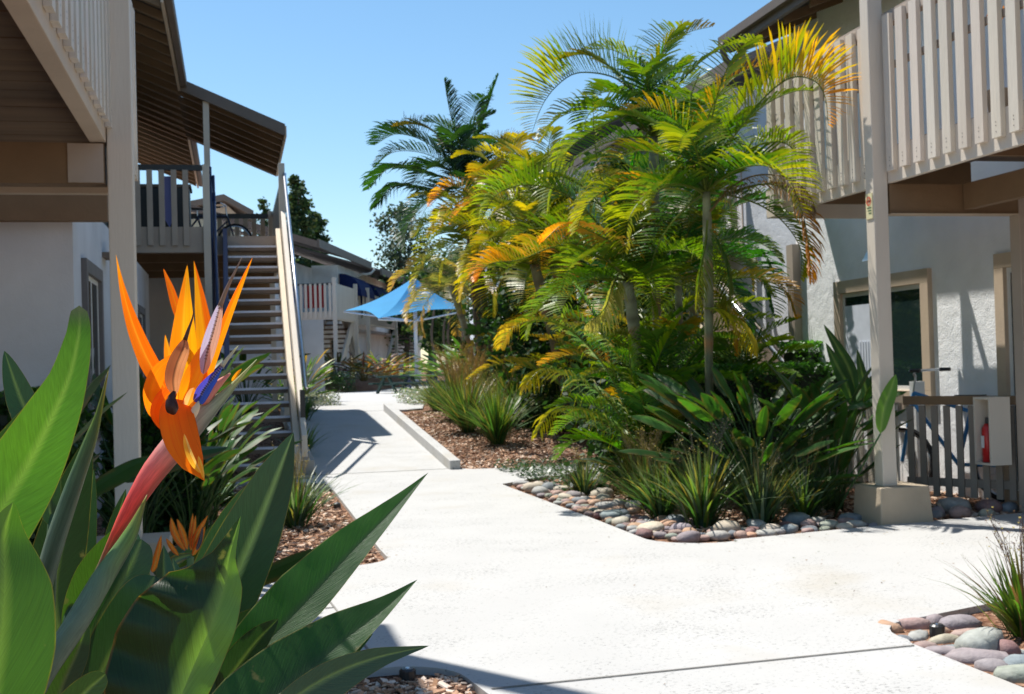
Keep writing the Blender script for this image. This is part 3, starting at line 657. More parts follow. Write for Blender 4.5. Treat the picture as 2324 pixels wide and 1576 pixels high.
m = MB(); m.hexa([(.79, 14.9, .25), (.86, 14.9, .25), (.86, 19.4, 3.62), (.79, 19.4, 3.62), (.79, 14.9, .52), (.86, 14.9, .52), (.86, 19.4, 3.9), (.79, 19.4, 3.9)]); m.build('guard_board', PAINT, st, bev=.006)
MB().tube([(.875, 15.15, 1.10), (.86, 19.45, 4.50)], .028, 12).build('handrail', CHROME, st, smooth=True)
MB().box((.785, 15.1, 0), (.865, 15.18, 1.12)).build('post', PAINT, st) if False else None
MB().box((.80, 15.18, .5), (.86, 15.24, 1.08)).build('bracket', BLACK, st)
MB().box((.77, 19.44, 0), (.87, 19.54, 4.68)).build('newel_post', PAINT, st, bev=.005)
MB().tube([(-.17, 15.2, 1.05), (-.25, 19.4, 4.45)], .024, 10).build('handrail', NAVY, st, smooth=True)
for x, y, z0, z1 in ((-.24, 18.8, 0, 4.1), (-.16, 15.1, 0, 1.1), (-.30, 19.4, 1.0, 4.6)): MB().tube([(x, y, z0), (x, y, z1)], .028, 10).build('handrail_post', NAVY, st, smooth=True)
MB().box((-.1, 14.7, -.03), (.9, 15.02, .02)).build('footing', CONC_EDGE, st)

# ------------------------------------------------------------------ right staircase behind the palms and buildings behind
r2 = thing('apartment_building', 'second apartment building on the right, mostly hidden behind the palms', 'building', (8, 20, 0))
MB().box((7.9, 19.02, 0), (14, 40, 6)).build('wall', STUCCO, r2)
rf = MB(); gable_slab(rf, (7.12, 5.55), (13, 8.0), 16.0, 24, .1); rfo = rf.build('roof', SHINGLE, r2)
MB().box((7.06, 16, 5.46), (7.115, 24, 5.66)).build('fascia', FASCIA, rfo)
rf = MB(); gable_slab(rf, (7.32, 6.15), (13, 8.6), 24.1, 40, .1); rfo = rf.build('roof', SHINGLE, r2)
MB().box((7.26, 24.1, 6.06), (7.315, 40, 6.26)).build('fascia', FASCIA, rfo)
m = MB(); a = atY(1530, 290, 20); b = atY(1462, 345, 20); c = atY(1452, 400, 20); d = atY(1545, 420, 20)
m.add([a, b, c, d]+[p+V((0, 1.2, 0)) for p in (a, b, c, d)], [(0, 1, 2, 3), (7, 6, 5, 4), (0, 4, 5, 1), (1, 5, 6, 2), (2, 6, 7, 3), (3, 7, 4, 0)]); m.build('gable', FASCIA, r2)
bal = MB(); bal.box((6.5, 16.6, 2.9), (7.9, 16.66, 3.2)); bal.box((6.5, 16.66, 2.9), (6.56, 22, 3.2)); balo = bal.build('balcony', PAINT, r2)
slat_row(balo, 6.5, 7.9, 'x', 16.58, 2.95, 4.25, .19, .11, .035, PAINT_DK); slat_row(balo, 16.7, 22, 'y', 6.48, 2.95, 4.25, .19, .1, .035)
MB().box((6.5, 16.6, 4.2), (7.9, 16.66, 4.28)).build('handrail', BLACK, balo)
MB().box((6.58, 16.67, 3.16), (7.88, 22, 3.2)).build('deck_boards', PLANK, balo)
st2 = thing('staircase', 'beige staircase with bright steel handrail behind the right palms', 'staircase', (7, 14, 0))
pa, pb = V((6.72, 13.75, 1.23)), V((6.72, 15.9, 2.45)); dv = (pb-pa)/(pb.y-pa.y)
P = lambda y, dz, x=6.72: V((x, pa.y+(y-pa.y), pa.z+dv.z*(y-pa.y)+dz))
MB().tube([P(13.75, 0), P(16.6, 0)], .03, 10).build('handrail', CHROME, st2, smooth=True)
MB().tube([P(13.75, 0, 6.80), P(16.6, 0, 6.80)], .022, 10).build('handrail', PAINT_DK, st2, smooth=True)
MB().tube([P(13.6, -.25, 5.75), P(15.2, -.25, 5.75)], .03, 10).build('handrail', NAVY, st2, smooth=True)
for x in (5.8, 6.70): MB().hexa([P(13.2, -1.2, x-.03), P(13.2, -1.2, x+.03), P(16.6, -1.2, x+.03), P(16.6, -1.2, x-.03), P(13.2, -.92, x-.03), P(13.2, -.92, x+.03), P(16.6, -.92, x+.03), P(16.6, -.92, x-.03)]).build('stringer', CREAM, st2)
for i in range(16):
    y = 13.3+i*.21; t = MB().hexa([P(y, -1.0, 5.84), P(y, -1.0, 6.66), P(y, -1.0, 6.66)+V((0, .26, 0)), P(y, -1.0, 5.84)+V((0, .26, 0)), P(y, -.95, 5.84), P(y, -.95, 6.66), P(y, -.95, 6.66)+V((0, .26, 0)), P(y, -.95, 5.84)+V((0, .26, 0))]).build('tread', TREAD, st2)
for i in range(15):
    y = 13.5+i*.2; MB().bar(P(y, -.93, 6.76), P(y, -.1, 6.76), .09, .03, up=V((0, 1, 0))).build('baluster', TRIM, st2)
pf = thing('picket_fence', 'sunlit beige board fence beyond the hedge under the right stairs', 'fence', (5.5, 14.5, 0))
for i in range(17): MB().box((4.9+i*.15, 15.0, .05), (5.01+i*.15, 15.03, 1.35)).build('board', TRIM, pf)
MB().box((4.85, 15.032, .9), (7.4, 15.07, 1.0)).build('rail', TRIM, pf)

# ------------------------------------------------------------------ far left building (its own axis)
ang = -math.atan2(.3, .954); LM = Matrix.Translation((3.6, 44, .56)) @ Matrix.Rotation(ang, 4, 'Z')
# local: +y recedes along the facade, +x towards the courtyard
fb_ = thing('apartment_building', 'long white apartment building far off with navy window awnings', 'building', (3.6, 44, .56))
def lx(m, name, mt, parent=None, **k): return m.xf(LM).build(name, mt, parent or fb_, **k)
lx(MB().box((-9, -.5, -.3), (-2.0, 34, 5.0)), 'wall', STUCCO)
lx(MB().box((-2.0, 5.0, 2.6), (-.9, 34, 5.1)), 'wall', STUCCO)
def lroof(eave, ridge, y0, y1, th, name='roof'):
    m = MB(); gable_slab(m, eave, ridge, y0, y1, th); o = lx(m, name, SHINGLE)
    lx(MB().box((eave[0]-.0, y0, eave[1]-.14), (eave[0]+.08, y1, eave[1]+.16)), 'fascia', FASCIA, o); return o
r1 = lroof((-.3, 5.35), (-7, 7.5), -1.0, 8.8, .1)
r3 = lroof((.1, 5.1), (-7, 7.3), 9.0, 35, .1)
m = MB(); m.hexa([(-.3, -1.05, 5.2), (-7, -1.05, 7.35), (-7, -1.0, 7.35), (-.3, -1.0, 5.2), (-.3, -1.05, 5.45), (-7, -1.05, 7.6), (-7, -1.0, 7.6), (-.3, -1.0, 5.45)]); lx(m, 'rake_board', FASCIA, r1)
for (y0, y1, first) in ((0, 3.8, True), (6.2, 13, False), (17.5, 25, False)):
    b = MB(); b.box((-2.0, y0, 2.65), (0, y0+.08, 2.95)); b.box((-.08, y0+.08, 2.65), (0, y1, 2.95)); bo = lx(b, 'balcony', PAINT)
    lx(MB().box((-2.0, y0+.082, 2.90), (-.082, y1, 2.95)), 'deck_boards', PLANK, bo)
    for i in range(11): lx(MB().box((-1.95+i*.18, y0-.04, 2.7), (-1.86+i*.18, y0-.002, 3.98)), 'baluster', PAINT, bo)
    if first: lx(MB().box((-.002, y0, 2.7), (.03, y1, 4.0)), 'side_panel', PAINT, bo)
    else:
        for i in range(int((y1-y0)/.2)): lx(MB().box((.0, y0+i*.2, 2.7), (.035, y0+.1+i*.2, 3.95)), 'baluster', PAINT_DK, bo)
    lx(MB().box((-.06, y0, 3.92), (-.004, y1, 4.0)), 'handrail', BLACK, bo)
    lx(MB().box((-2.0, y0+.002, 3.92), (-.062, y0+.05, 4.0)), 'handrail', BLACK, bo)
    for yy in (y0+.05, y1): lx(MB().box((-.02, yy-.07, -.3), (.12, yy+.07, 4.2)), 'post', PAINT)
for x in (-1.6, -.95): lx(MB().box((x, .1, -.3), (x+.1, .2, 2.64)), 'post', PAINT_DK)
for i, (y0, y1, z0, z1) in enumerate(((5.6, 7.6, 3.6, 4.7), (10.5, 12.5, 3.3, 4.6), (15.5, 17, 3.3, 4.6), (20.5, 22.5, 3.4, 4.6), (9.4, 10, 3.0, 4.6))):
    wn = lx(MB().box((-.9, y0, z0), (-.86, y1, z1)), 'window', TRIM); lx(MB().box((-.859, y0+.1, z0+.1), (-.85, y1-.1, z1-.1)), 'pane', GLASS, wn)
for i, (y0, y1, z0, z1) in enumerate(((1, 2.2, .3, 2.1), (8, 9.2, .5, 2.2), (12, 14, .3, 2.2))):
    wn = lx(MB().box((-2.0, y0, z0), (-1.96, y1, z1)), 'window', TRIM); lx(MB().box((-1.959, y0+.1, z0+.1), (-1.95, y1-.1, z1-.1)), 'pane', GLASS, wn)
for i, x in enumerate((-4.6, -3.2)):
    wn = lx(MB().box((x, -.54, 3.5), (x+1.0, -.5, 4.6)), 'window', TRIM); lx(MB().box((x+.1, -.55, 3.6), (x+.9, -.541, 4.5)), 'pane', GLASS, wn)
def awning(y0, y1, zt, label):
    m = MB(); k = 6; rows = []
    for i in range(k+1):
        a = i/k*math.pi/2; rows.append([V((-.84+.9*math.sin(a), y, zt-.95*(1-math.cos(a)))) for y in (y0, y1)])
    m.strip(rows); m.add([V((-.84, y0, zt-.95))]+[r[0] for r in rows], [tuple(range(k+2))]); m.add([V((-.84, y1, zt-.95))]+[r[1] for r in rows], [tuple(range(k+2))])
    m.xf(LM); tag(m.build('awning', NAVYCLOTH), label, 'awning')
awning(5.0, 7.9, 4.75, 'navy awning over the window left of the downpipe on the far building')
awning(9.2, 13.0, 4.7, 'largest navy awning on the far building, above its second balcony')
awning(17.2, 20.2, 4.75, 'farthest navy awning on the white building, just above the blue shade')
m = MB().tube(spline([(-.1, 8.8, 5.2), (-.3, 8.7, 5.0), (-.85, 8.5, 4.8), (-.87, 8.5, 3.2)], 10), .05, 8); lx(m, 'downspout', WHITEVINYL)
def far_cloth(x0, x1, z0, z1, col, label):
    m = MB(); m.strip([[V((x0+(x1-x0)*k/6, .25+.03*math.sin(k*2), z)) for k in range(7)] for z in (z0, (z0+z1)/2, z1)]); m.xf(LM)
    tag(m.build('cloth', mat('cloth', col, .9)), label, 'laundry')
far_cloth(-1.15, -.35, 3.1, 3.95, (.5, .03, .04), 'red cloth hung behind the slats of the far balcony')
far_cloth(-1.9, -1.4, 3.2, 3.95, (.12, .25, .6), 'blue cloth hung behind the slats of the far balcony')
far_cloth(-1.1, -.5, 3.55, 3.72, (.75, .75, .7), 'white cloth draped over the red one on the far balcony') if False else None
def far_stair(p0, p1, wd, n, label, col):
    """p0 bottom, p1 top (local), stepping along y"""
    s_ = thing('staircase', label, 'staircase', LM @ V(p0))
    p0 = V(p0); p1 = V(p1)
    for i in range(n):
        q = p0+(p1-p0)*((i+.5)/n); lx(MB().box((q.x, q.y-.14, q.z-.03), (q.x+wd, q.y+.14, q.z+.03)), 'tread', col, s_)
    for dx in (-.08, wd):
        a = p0+V((dx, 0, 0)); b = p1+V((dx, 0, 0)); e = V((.08, 0, 0)); h = V((0, 0, .45))
        lx(MB().hexa([a-V((0, 0, .1)), a+e-V((0, 0, .1)), b+e-V((0, 0, .1)), b-V((0, 0, .1)), a+h, a+e+h, b+e+h, b+h]), 'stringer', PAINT, s_)
far_stair((-1.3, .8, 0), (-1.3, 4.6, 2.9), 1.1, 15, 'dark staircase under the first far balcony, seen between two posts', BEAM)
far_stair((-.6, 13.2, .3), (-.6, 17.4, 2.9), 1.3, 15, 'far staircase rising beside the blue shade with pale stringers', TREAD)
far_stair((.1, 4.9, .0), (-.5, 3.9, 2.9), .1, 3, 'pale slanting stair rail beside the second post of the far building', PAINT)
# gable roof far behind the left landing
g = thing('house', 'distant cream gabled house showing above the left landing', 'house', (0, 60, 0))
x0 = atY(470, 470, 60).x; x1 = atY(575, 480, 60).x; zt = atY(520, 445, 60).z; ze = atY(575, 482, 60).z; xm = atY(508, 446, 60).x
m = MB(); m.box((x0-2, 60, 0), (x1-.6, 66, ze-.3)); m.build('wall', STUCCO3, g)
m = MB(); m.add([(xm, 59.4, zt), (x1, 59.4, ze), (x1, 67, ze), (xm, 67, zt), (xm, 59.4, zt-.3), (x1, 59.4, ze-.3), (x1, 67, ze-.3), (xm, 67, zt-.3)], [(0, 1, 2, 3), (7, 6, 5, 4), (0, 4, 5, 1), (1, 5, 6, 2), (2, 6, 7, 3), (3, 7, 4, 0)])
m.add([(xm, 59.4, zt), (x0-3, 59.4, ze), (x0-3, 67, ze), (xm, 67, zt), (xm, 59.4, zt-.3), (x0-3, 59.4, ze-.3), (x0-3, 67, ze-.3), (xm, 67, zt-.3)], [(3, 2, 1, 0), (4, 5, 6, 7), (1, 5, 4, 0), (2, 6, 5, 1), (3, 7, 6, 2), (0, 4, 7, 3)]); m.build('roof', FASCIA, g)
m = MB(); m.add([(xm, 59.9, zt-.35), (x1-.6, 59.9, ze-.3), (x0-2, 59.9, ze-.3)], [(0, 1, 2)]); m.build('gable', TRIM, g)

# ------------------------------------------------------------------ blue shade, picnic tables
sh = thing('shade_canopy', 'blue peaked fabric shade canopy on a white pole over the play tables', 'canopy', (6.45, 42, .57))
pk = atY(940, 630, 42); A = atY(780, 706, 42.5); B = atY(859, 723, 39.9); C_ = atY(1064, 702, 41.5); D_ = atY(985, 690, 44.5)
def edge_sag(a, b, n, s_=.22): 
    mid = pk.copy(); out = []
    for i in range(n+1):
        t = i/n; p = a.lerp(b, t); inw = (pk-p); inw.z = 0; out.append(p+inw*s_*math.sin(math.pi*t)*.5+V((0, 0, .12*math.sin(math.pi*t))))
    return out
m = MB()
for a, b in ((A, B), (B, C_), (C_, D_), (D_, A)):
    e = edge_sag(a, b, 8); rows = []
    for k in range(9):
        s_ = k/8; rows.append([p.lerp(pk, s_)-V((0, 0, (pk.z-p.z)*.13*math.sin(math.pi*s_))) for p in e])
    m.strip(rows)
m.build('fabric', TSHADE, sh, smooth=True)
MB().tube([V((pk.x, pk.y, .4)), V((pk.x, pk.y, pk.z-.05))], .07, 12).build('pole', WHITEVINYL, sh, smooth=True)
for q in (A, B, C_, D_): MB().tube([V((pk.x, pk.y, 3.0)), q-V((0, 0, .04))], .03, 8).build('arm', WHITEVINYL, sh)
def picnic(x, y, rz, mt, label):
    t = thing('picnic_table', label, 'picnic table', (x, y, .558), 'small picnic tables')
    T = Matrix.Translation((x, y, .558)) @ Matrix.Rotation(rz, 4, 'Z')
    m = MB()
    for i in range(4): m.box((-.66, -.30+i*.15, .50), (.66, -.155+i*.15, .56))
    m.xf(T).build('table_top', mt, t)
    for s_ in (-1, 1): MB().box((-.66, s_*.58-.13, .29), (.66, s_*.58+.13, .34)).xf(T).build('bench', mt, t)
    for e in (-.45, .45):
        for s_ in (-1, 1): MB().bar((e, s_*.12, .50), (e, s_*.52, 0.0), .09, .06, up=V((1, 0, 0))).xf(T).build('leg', mt, t)
        MB().bar((e+.045, -.56, .275), (e+.045, .56, .275), .03, .05).xf(T).build('crossbar', mt, t)
picnic(5.05, 37.5, .5, GREENWOOD, 'dark green picnic table at the end of the path')
picnic(5.95, 38.4, -.3, BLUEWOOD, 'navy blue picnic table right of the green one by the white pole')

# little black caps in the mulch and on the stones
for (px, py), lb_ in (((925, 1532), 'black round sprinkler cap in the nearest bark bed'), ((833, 1241), 'small black cap at the tip of the bark bed left of the path'), ((765, 1148), 'black stub near the grass clump by the stairs'), ((2127, 1430), 'black cap between the stones of the near bed')):
    g_ = gnd(px, py); t = thing('sprinkler_cap', lb_, 'sprinkler', (g_.x, g_.y, -.03))
    MB().tube([g_-V((0, 0, .03)), g_+V((0, 0, .02)), g_+V((0, 0, .028))], [.036, .036, .026], 14).build('cap', BLACK, t)
    MB().tube([g_+V((0, 0, .028)), g_+V((0, 0, .032))], [.012, .01], 8).build('plug', CHROME, t)

# ------------------------------------------------------------------ leaves
G1, G2, G3 = (.028, .085, .018), (.045, .13, .02), (.085, .20, .02)
def frame_view(p, T):
    v = (p-O3).normalized(); s_ = v.cross(T)
    if s_.length < 1e-4: s_ = _R
    s_.normalize(); n = s_.cross(T).normalized()
    if n.dot(v) > 0: n = -n
    return s_, n
def leafsurf(mb, ctrl, WL, WR, colL, colR=None, fold=.3, foldR=None, roll=0, nu=30, nv=5, wave=0, wfreq=26, sf=None, shape=(.55, .8), edge=(.30, .26, .04), tipc=None, curl=0, rib=None, vp=.0012):
    P = spline(ctrl, nu); colR = colR or colL; foldR = fold if foldR is None else foldR
    a_, b_ = shape; tm = a_/(a_+b_); mx = tm**a_*(1-tm)**b_
    L = sum((P[i+1]-P[i]).length for i in range(nu)); rows = []; cols = []; uvs = []
    ph = rnd(0, 6)
    for i, p in enumerate(P):
        t = i/nu; T = (P[min(i+1, nu)]-P[max(i-1, 0)]).normalized()
        s_, n = sf(p, T) if sf else frame_view(p, T)
        if roll:
            q = Matrix.Rotation(roll, 3, T); s_ = q @ s_; n = q @ n
        tt = min(max(t, .0), 1); f = (tt**a_*(1-tt)**b_)/mx if 0 < tt < 1 else 0
        f = max(f, .012)
        row = []
        for k in range(-nv, nv+1):
            v = k/nv
            if abs(k) == nv-1 and nv > 2: v = math.copysign(.962, k)
            W = (WL if v < 0 else WR); W = lerpl(W, t)*f; fo = (fold if v < 0 else foldR); fo = lerpl(fo, t); av = abs(v)
            ang = fo+curl*av
            off = s_*(math.copysign(math.cos(ang)*av*W, v) if k else 0)+n*(math.sin(ang)*av*W)
            off += n*(wave*W*av*av*math.sin(wfreq*t+ph+(0 if v < 0 else 1.7)))
            row.append(p+off)
            c = colL if v < 0 else colR
            if av > .97 and edge: c = mixc(c, mixc(edge, (.16, .07, .03), max(0, min(1, .5+noise.noise(V((t*L*90+ph, v, 0)))*1.6))), .8)
            elif k == 0: c = mixc(c, rib or mixc(c, (.3, .4, .12), .6), .7)
            if tipc: c = mixc(c, tipc[0], max(0, (t-tipc[1])/(1-tipc[1]))**1.2)
            cols.append(c); uvs.append(((t*L-av*max(lerpl(WL, .5), lerpl(WR, .5))*1.5)/vp if vp > 0 else v*f*22+7, v+.001))
        rows.append(row)
    n_ = 2*nv+1
    for k0, k1 in ((0, nv+1), (nv, n_)):
        m_ = k1-k0; vs = [p for r in rows for p in r[k0:k1]]
        cc = [cols[i*n_+k] for i in range(nu+1) for k in range(k0, k1)]; uu = [uvs[i*n_+k] for i in range(nu+1) for k in range(k0, k1)]
        mb.add(vs, [(i*m_+k, i*m_+k+1, (i+1)*m_+k+1, (i+1)*m_+k) for i in range(nu) for k in range(m_-1)], cc, uu)
    return mb

cl = thing('bird_of_paradise', 'large bird of paradise plant with one open orange flower at lower left', 'plant', (-.25, 1.25, 0))
def PD(pts): return [atD(x, y, d) for x, y, d in pts]
def px2m(w_, d): return w_*d/FPX
def near_leaf(pts, wl, wr, cL, cR=None, name='leaf', mt=None, petiole=True, label=None, **k):
    d = pts[len(pts)//2][2]; ctrl = PD(pts)
    f = lambda w_: [px2m(q, d) for q in w_] if isinstance(w_, (list, tuple)) else px2m(w_, d)
    o = leafsurf(MB(), ctrl, f(wl), f(wr), cL, cR, **k).build(name, mt or LEAF, cl, smooth=True)
    if petiole:
        b = ctrl[0]; r_ = V((rnd(-.38, -.1), rnd(1.15, 1.45), 0)); md = b.lerp(r_, .5)+V((0, 0, .0)); md.z = b.z*.55
        MB().tube(spline([r_, md, b, ctrl[0].lerp(ctrl[1], .35)], 12), [.009]*8+[.007, .006, .005, .004, .003], 8, (.05, .11, .04)).build('petiole', LEAFBG, o, smooth=True)
    if label: o['label'] = label
    return o
DK = (.016, .046, .018); DG = (.022, .068, .022); MG = (.04, .11, .025); BG_ = (.07, .17, .02); YG = (.085, .19, .018); GY = (.12, .17, .10)  # lit and shaded tones of one leaf green, light put into the colour
# big backlit leaf at far left
near_leaf([(-130, 1370, 1.15), (-40, 1225, 1.16), (50, 1080, 1.18), (112, 960, 1.19), (156, 860, 1.20), (179, 760, 1.21), (180, 694, 1.22)], [130, 115, 90, 66, 44, 32, 30], [120, 105, 84, 62, 42, 30, 28], YG, BG_, shape=(.3, .26), fold=.12, foldR=-.15, tipc=((.16, .16, .12), .86), mt=LEAFLIT, label='broad yellow green leaf lit from behind')
near_leaf([(-90, 1250, 1.3), (-30, 1080, 1.3), (40, 980, 1.3), (150, 845, 1.3)], 60, 55, DG, MG, shape=(.5, .7), fold=.5, roll=.5)
near_leaf([(120, 1200, 1.5), (90, 1010, 1.5), (45, 900, 1.5), (10, 797, 1.5)], 38, 38, DG, DG, shape=(.5, .75), fold=.2)
# rolled leaves
def rolled(pts, rads, cols, name='rolled_leaf', label=None, parent=None):
    ctrl = PD(pts); n = 24; P = spline(ctrl, n); d = pts[len(pts)//2][2]; m = MB(); rr = [px2m(lerpl(rads, i/n), d)/2 for i in range(n+1)]
    cc = []
    for i in range(n+1):
        x = i/n*(len(cols)-1); k = min(int(x), len(cols)-2); cc.append(mixc(cols[k], cols[k+1], x-k))
    m.tube(P, rr, 12, cc)
    k = len(m.v); m.u = [((i//12)*1.2+.01, (i % 12)) for i in range(k)]
    for i in range(len(m.v)):   # shade of a groove painted as a dark stripe along one side
        if (i % 12) in (3, 4): m.c[i] = mixc(m.c[i], (.02, .05, .03), .6)
    o = m.build(name, SHEATH, parent or cl, smooth=True)
    if label: o['label'] = label
    return o
GG = (.17, .23, .17)
rolled([(80, 1390, 1.22), (125, 1230, 1.22), (165, 1110, 1.22), (205, 1000, 1.22), (225, 935, 1.22), (246, 842, 1.22)], [46, 44, 38, 28, 14, 1.5], [GG, GG, (.12, .19, .12), (.12, .20, .06), (.18, .26, .03), (.45, .38, .05)], label='tightly rolled young leaf with yellow tip')
rolled([(30, 1680, 1.10), (90, 1545, 1.12), (170, 1420, 1.14), (235, 1310, 1.16), (295, 1215, 1.17), (334, 1123, 1.18)], [38, 50, 54, 50, 34, 1.5], [GG, GG, (.20, .26, .19), (.18, .26, .15), (.16, .28, .07), (.30, .24, .04)], label='pale rolled leaf crossing in front of the flower stalk')
# lower left big leaf
near_leaf([(-60, 1760, 1.02), (-25, 1620, 1.03), (0, 1470, 1.04), (10, 1330, 1.05), (10, 1220, 1.06), (30, 1140, 1.06)], [130, 150, 160, 150, 70, 30], [110, 122, 125, 112, 70, 30], (.05, .095, .035), (.055, .13, .02), shape=(.4, .5), fold=.1, foldR=-.3, mt=LEAFLIT, label='wide ribbed leaf in the bottom left corner')
# dark left background leaves
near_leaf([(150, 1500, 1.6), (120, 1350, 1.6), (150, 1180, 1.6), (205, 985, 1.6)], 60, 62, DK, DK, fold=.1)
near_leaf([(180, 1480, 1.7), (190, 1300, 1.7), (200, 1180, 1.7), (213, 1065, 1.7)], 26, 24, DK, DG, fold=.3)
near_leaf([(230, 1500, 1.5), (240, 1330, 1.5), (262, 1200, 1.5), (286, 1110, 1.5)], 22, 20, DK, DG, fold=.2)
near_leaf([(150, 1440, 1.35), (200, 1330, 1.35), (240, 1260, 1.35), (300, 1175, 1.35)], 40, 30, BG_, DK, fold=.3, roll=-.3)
# rounded leaves under the rolled one
near_leaf([(120, 1640, 1.30), (190, 1480, 1.32), (255, 1360, 1.33), (300, 1280, 1.34), (322, 1225, 1.35)], 62, 50, DG, (.045, .10, .045), shape=(.45, .42), fold=.1, foldR=.2, label='dull green leaf with a rounded tip behind the rolled leaf')
near_leaf([(160, 1700, 1.24), (225, 1540, 1.26), (290, 1420, 1.27), (332, 1350, 1.28), (352, 1308, 1.29)], 62, 62, DG, DK, shape=(.4, .42), fold=.15, foldR=.1, label='second rounded dark leaf below the orange flower')
near_leaf([(110, 1680, 1.2), (140, 1560, 1.2), (175, 1480, 1.2), (200, 1410, 1.2)], 40, 34, (.09, .24, .02), DG, fold=.3)
# large spike tipped leaf, shade painted into one half, light into the bent half
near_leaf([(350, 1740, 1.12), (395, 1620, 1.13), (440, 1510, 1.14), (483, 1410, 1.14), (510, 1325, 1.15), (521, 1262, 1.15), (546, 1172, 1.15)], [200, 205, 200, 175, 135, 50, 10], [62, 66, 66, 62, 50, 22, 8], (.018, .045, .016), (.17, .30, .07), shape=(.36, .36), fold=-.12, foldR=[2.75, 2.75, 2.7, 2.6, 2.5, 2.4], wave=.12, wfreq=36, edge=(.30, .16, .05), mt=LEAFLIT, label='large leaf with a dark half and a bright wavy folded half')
# tall dark upright leaf with pale midrib
near_leaf([(400, 1640, 1.38), (455, 1500, 1.38), (520, 1350, 1.39), (580, 1210, 1.40), (630, 1080, 1.41), (666, 982, 1.42)], [70, 85, 92, 80, 62, 30], [50, 60, 66, 60, 50, 24], (.028, .07, .035), DK, shape=(.5, .55), fold=.12, foldR=.1, rib=(.25, .36, .16), label='tall upright dark leaf with pale midrib')
near_leaf([(430, 1500, 1.5), (480, 1350, 1.5), (540, 1200, 1.5), (608, 1072, 1.5)], 62, 40, (.035, .085, .045), DK, shape=(.5, .7), fold=.1)
# right pointing leaves (folded along the midrib)
def boat(pts, back_w, front_w, cB, cF, label):  # tints carry light: backlit green on the back half, bounced grey green in front
    near_leaf(pts, back_w, front_w, cB, cF, shape=(.42, .6), fold=-.25, foldR=[2.5, 2.6, 2.65, 2.6, 2.5], wave=.05, wfreq=44, rib=(.03, .06, .02), edge=(.55, .52, .20), label=label, mt=LEAFLIT)
boat([(470, 1600, 1.20), (590, 1475, 1.22), (700, 1362, 1.24), (800, 1252, 1.26), (890, 1160, 1.28), (972, 1073, 1.30)], [70, 84, 84, 66, 42, 14], [34, 44, 46, 38, 24, 8], (.035, .125, .010), (.07, .13, .06), 'long folded leaf pointing right across the white path, upper one')
boat([(420, 1720, 1.08), (560, 1625, 1.09), (680, 1540, 1.10), (780, 1455, 1.11), (870, 1385, 1.12), (947, 1316, 1.13)], [100, 112, 104, 78, 48, 16], [48, 62, 60, 46, 28, 10], (.020, .075, .008), (.065, .13, .05), 'long folded leaf pointing right across the white path, middle one')
near_leaf([(560, 1720, 1.05), (640, 1610, 1.06), (740, 1540, 1.07), (850, 1495, 1.08), (974, 1466, 1.09)], [26, 30, 34, 30, 12], [60, 66, 56, 34, 12], (.035, .07, .035), (.04, .075, .035), shape=(.5, .6), fold=.1, label='lowest grey green leaf pointing right')
near_leaf([(570, 1700, 1.10), (640, 1600, 1.11), (720, 1530, 1.12), (790, 1480, 1.13), (846, 1439, 1.14)], [48, 50, 44, 30, 12], [44, 46, 40, 26, 12], (.02, .05, .015), (.035, .10, .02), shape=(.5, .6), fold=.35, foldR=.2, label='short dark leaf between the two lowest pointing leaves')
near_leaf([(330, 1700, 1.3), (420, 1570, 1.3), (520, 1450, 1.3), (600, 1375, 1.3)], 48, 44, DK, DG, fold=.2, rib=(.12, .2, .06))
near_leaf([(480, 1600, 1.3), (560, 1480, 1.3), (610, 1420, 1.3), (668, 1348, 1.3)], 26, 22, DK, DG, fold=.4)
near_leaf([(450, 1640, 1.2), (520, 1540, 1.2), (580, 1460, 1.2), (632, 1405, 1.2)], 40, 34, DG, DK, fold=.2)
near_leaf([(300, 1760, 1.25), (360, 1620, 1.25), (430, 1500, 1.25), (500, 1400, 1.25)], 46, 46, DK, DG, fold=.2)
near_leaf([(120, 1700, 1.0), (150, 1620, 1.0), (190, 1575, 1.0), (240, 1530, 1.0)], 36, 34, (.03, .08, .02), (.03, .08, .02), shape=(.5, .4), fold=.1)
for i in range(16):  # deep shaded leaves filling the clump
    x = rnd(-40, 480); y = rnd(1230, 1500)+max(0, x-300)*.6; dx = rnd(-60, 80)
    near_leaf([(x-dx*1.2, y+300, 1.75), (x-dx*.6, y+180, 1.8), (x, y+60, 1.85), (x+dx*.3, y-70, 1.9)], rnd(34, 60), rnd(34, 60), DK, jit(DG), fold=rnd(0, .5), roll=rnd(-.6, .6), nu=16, nv=3)

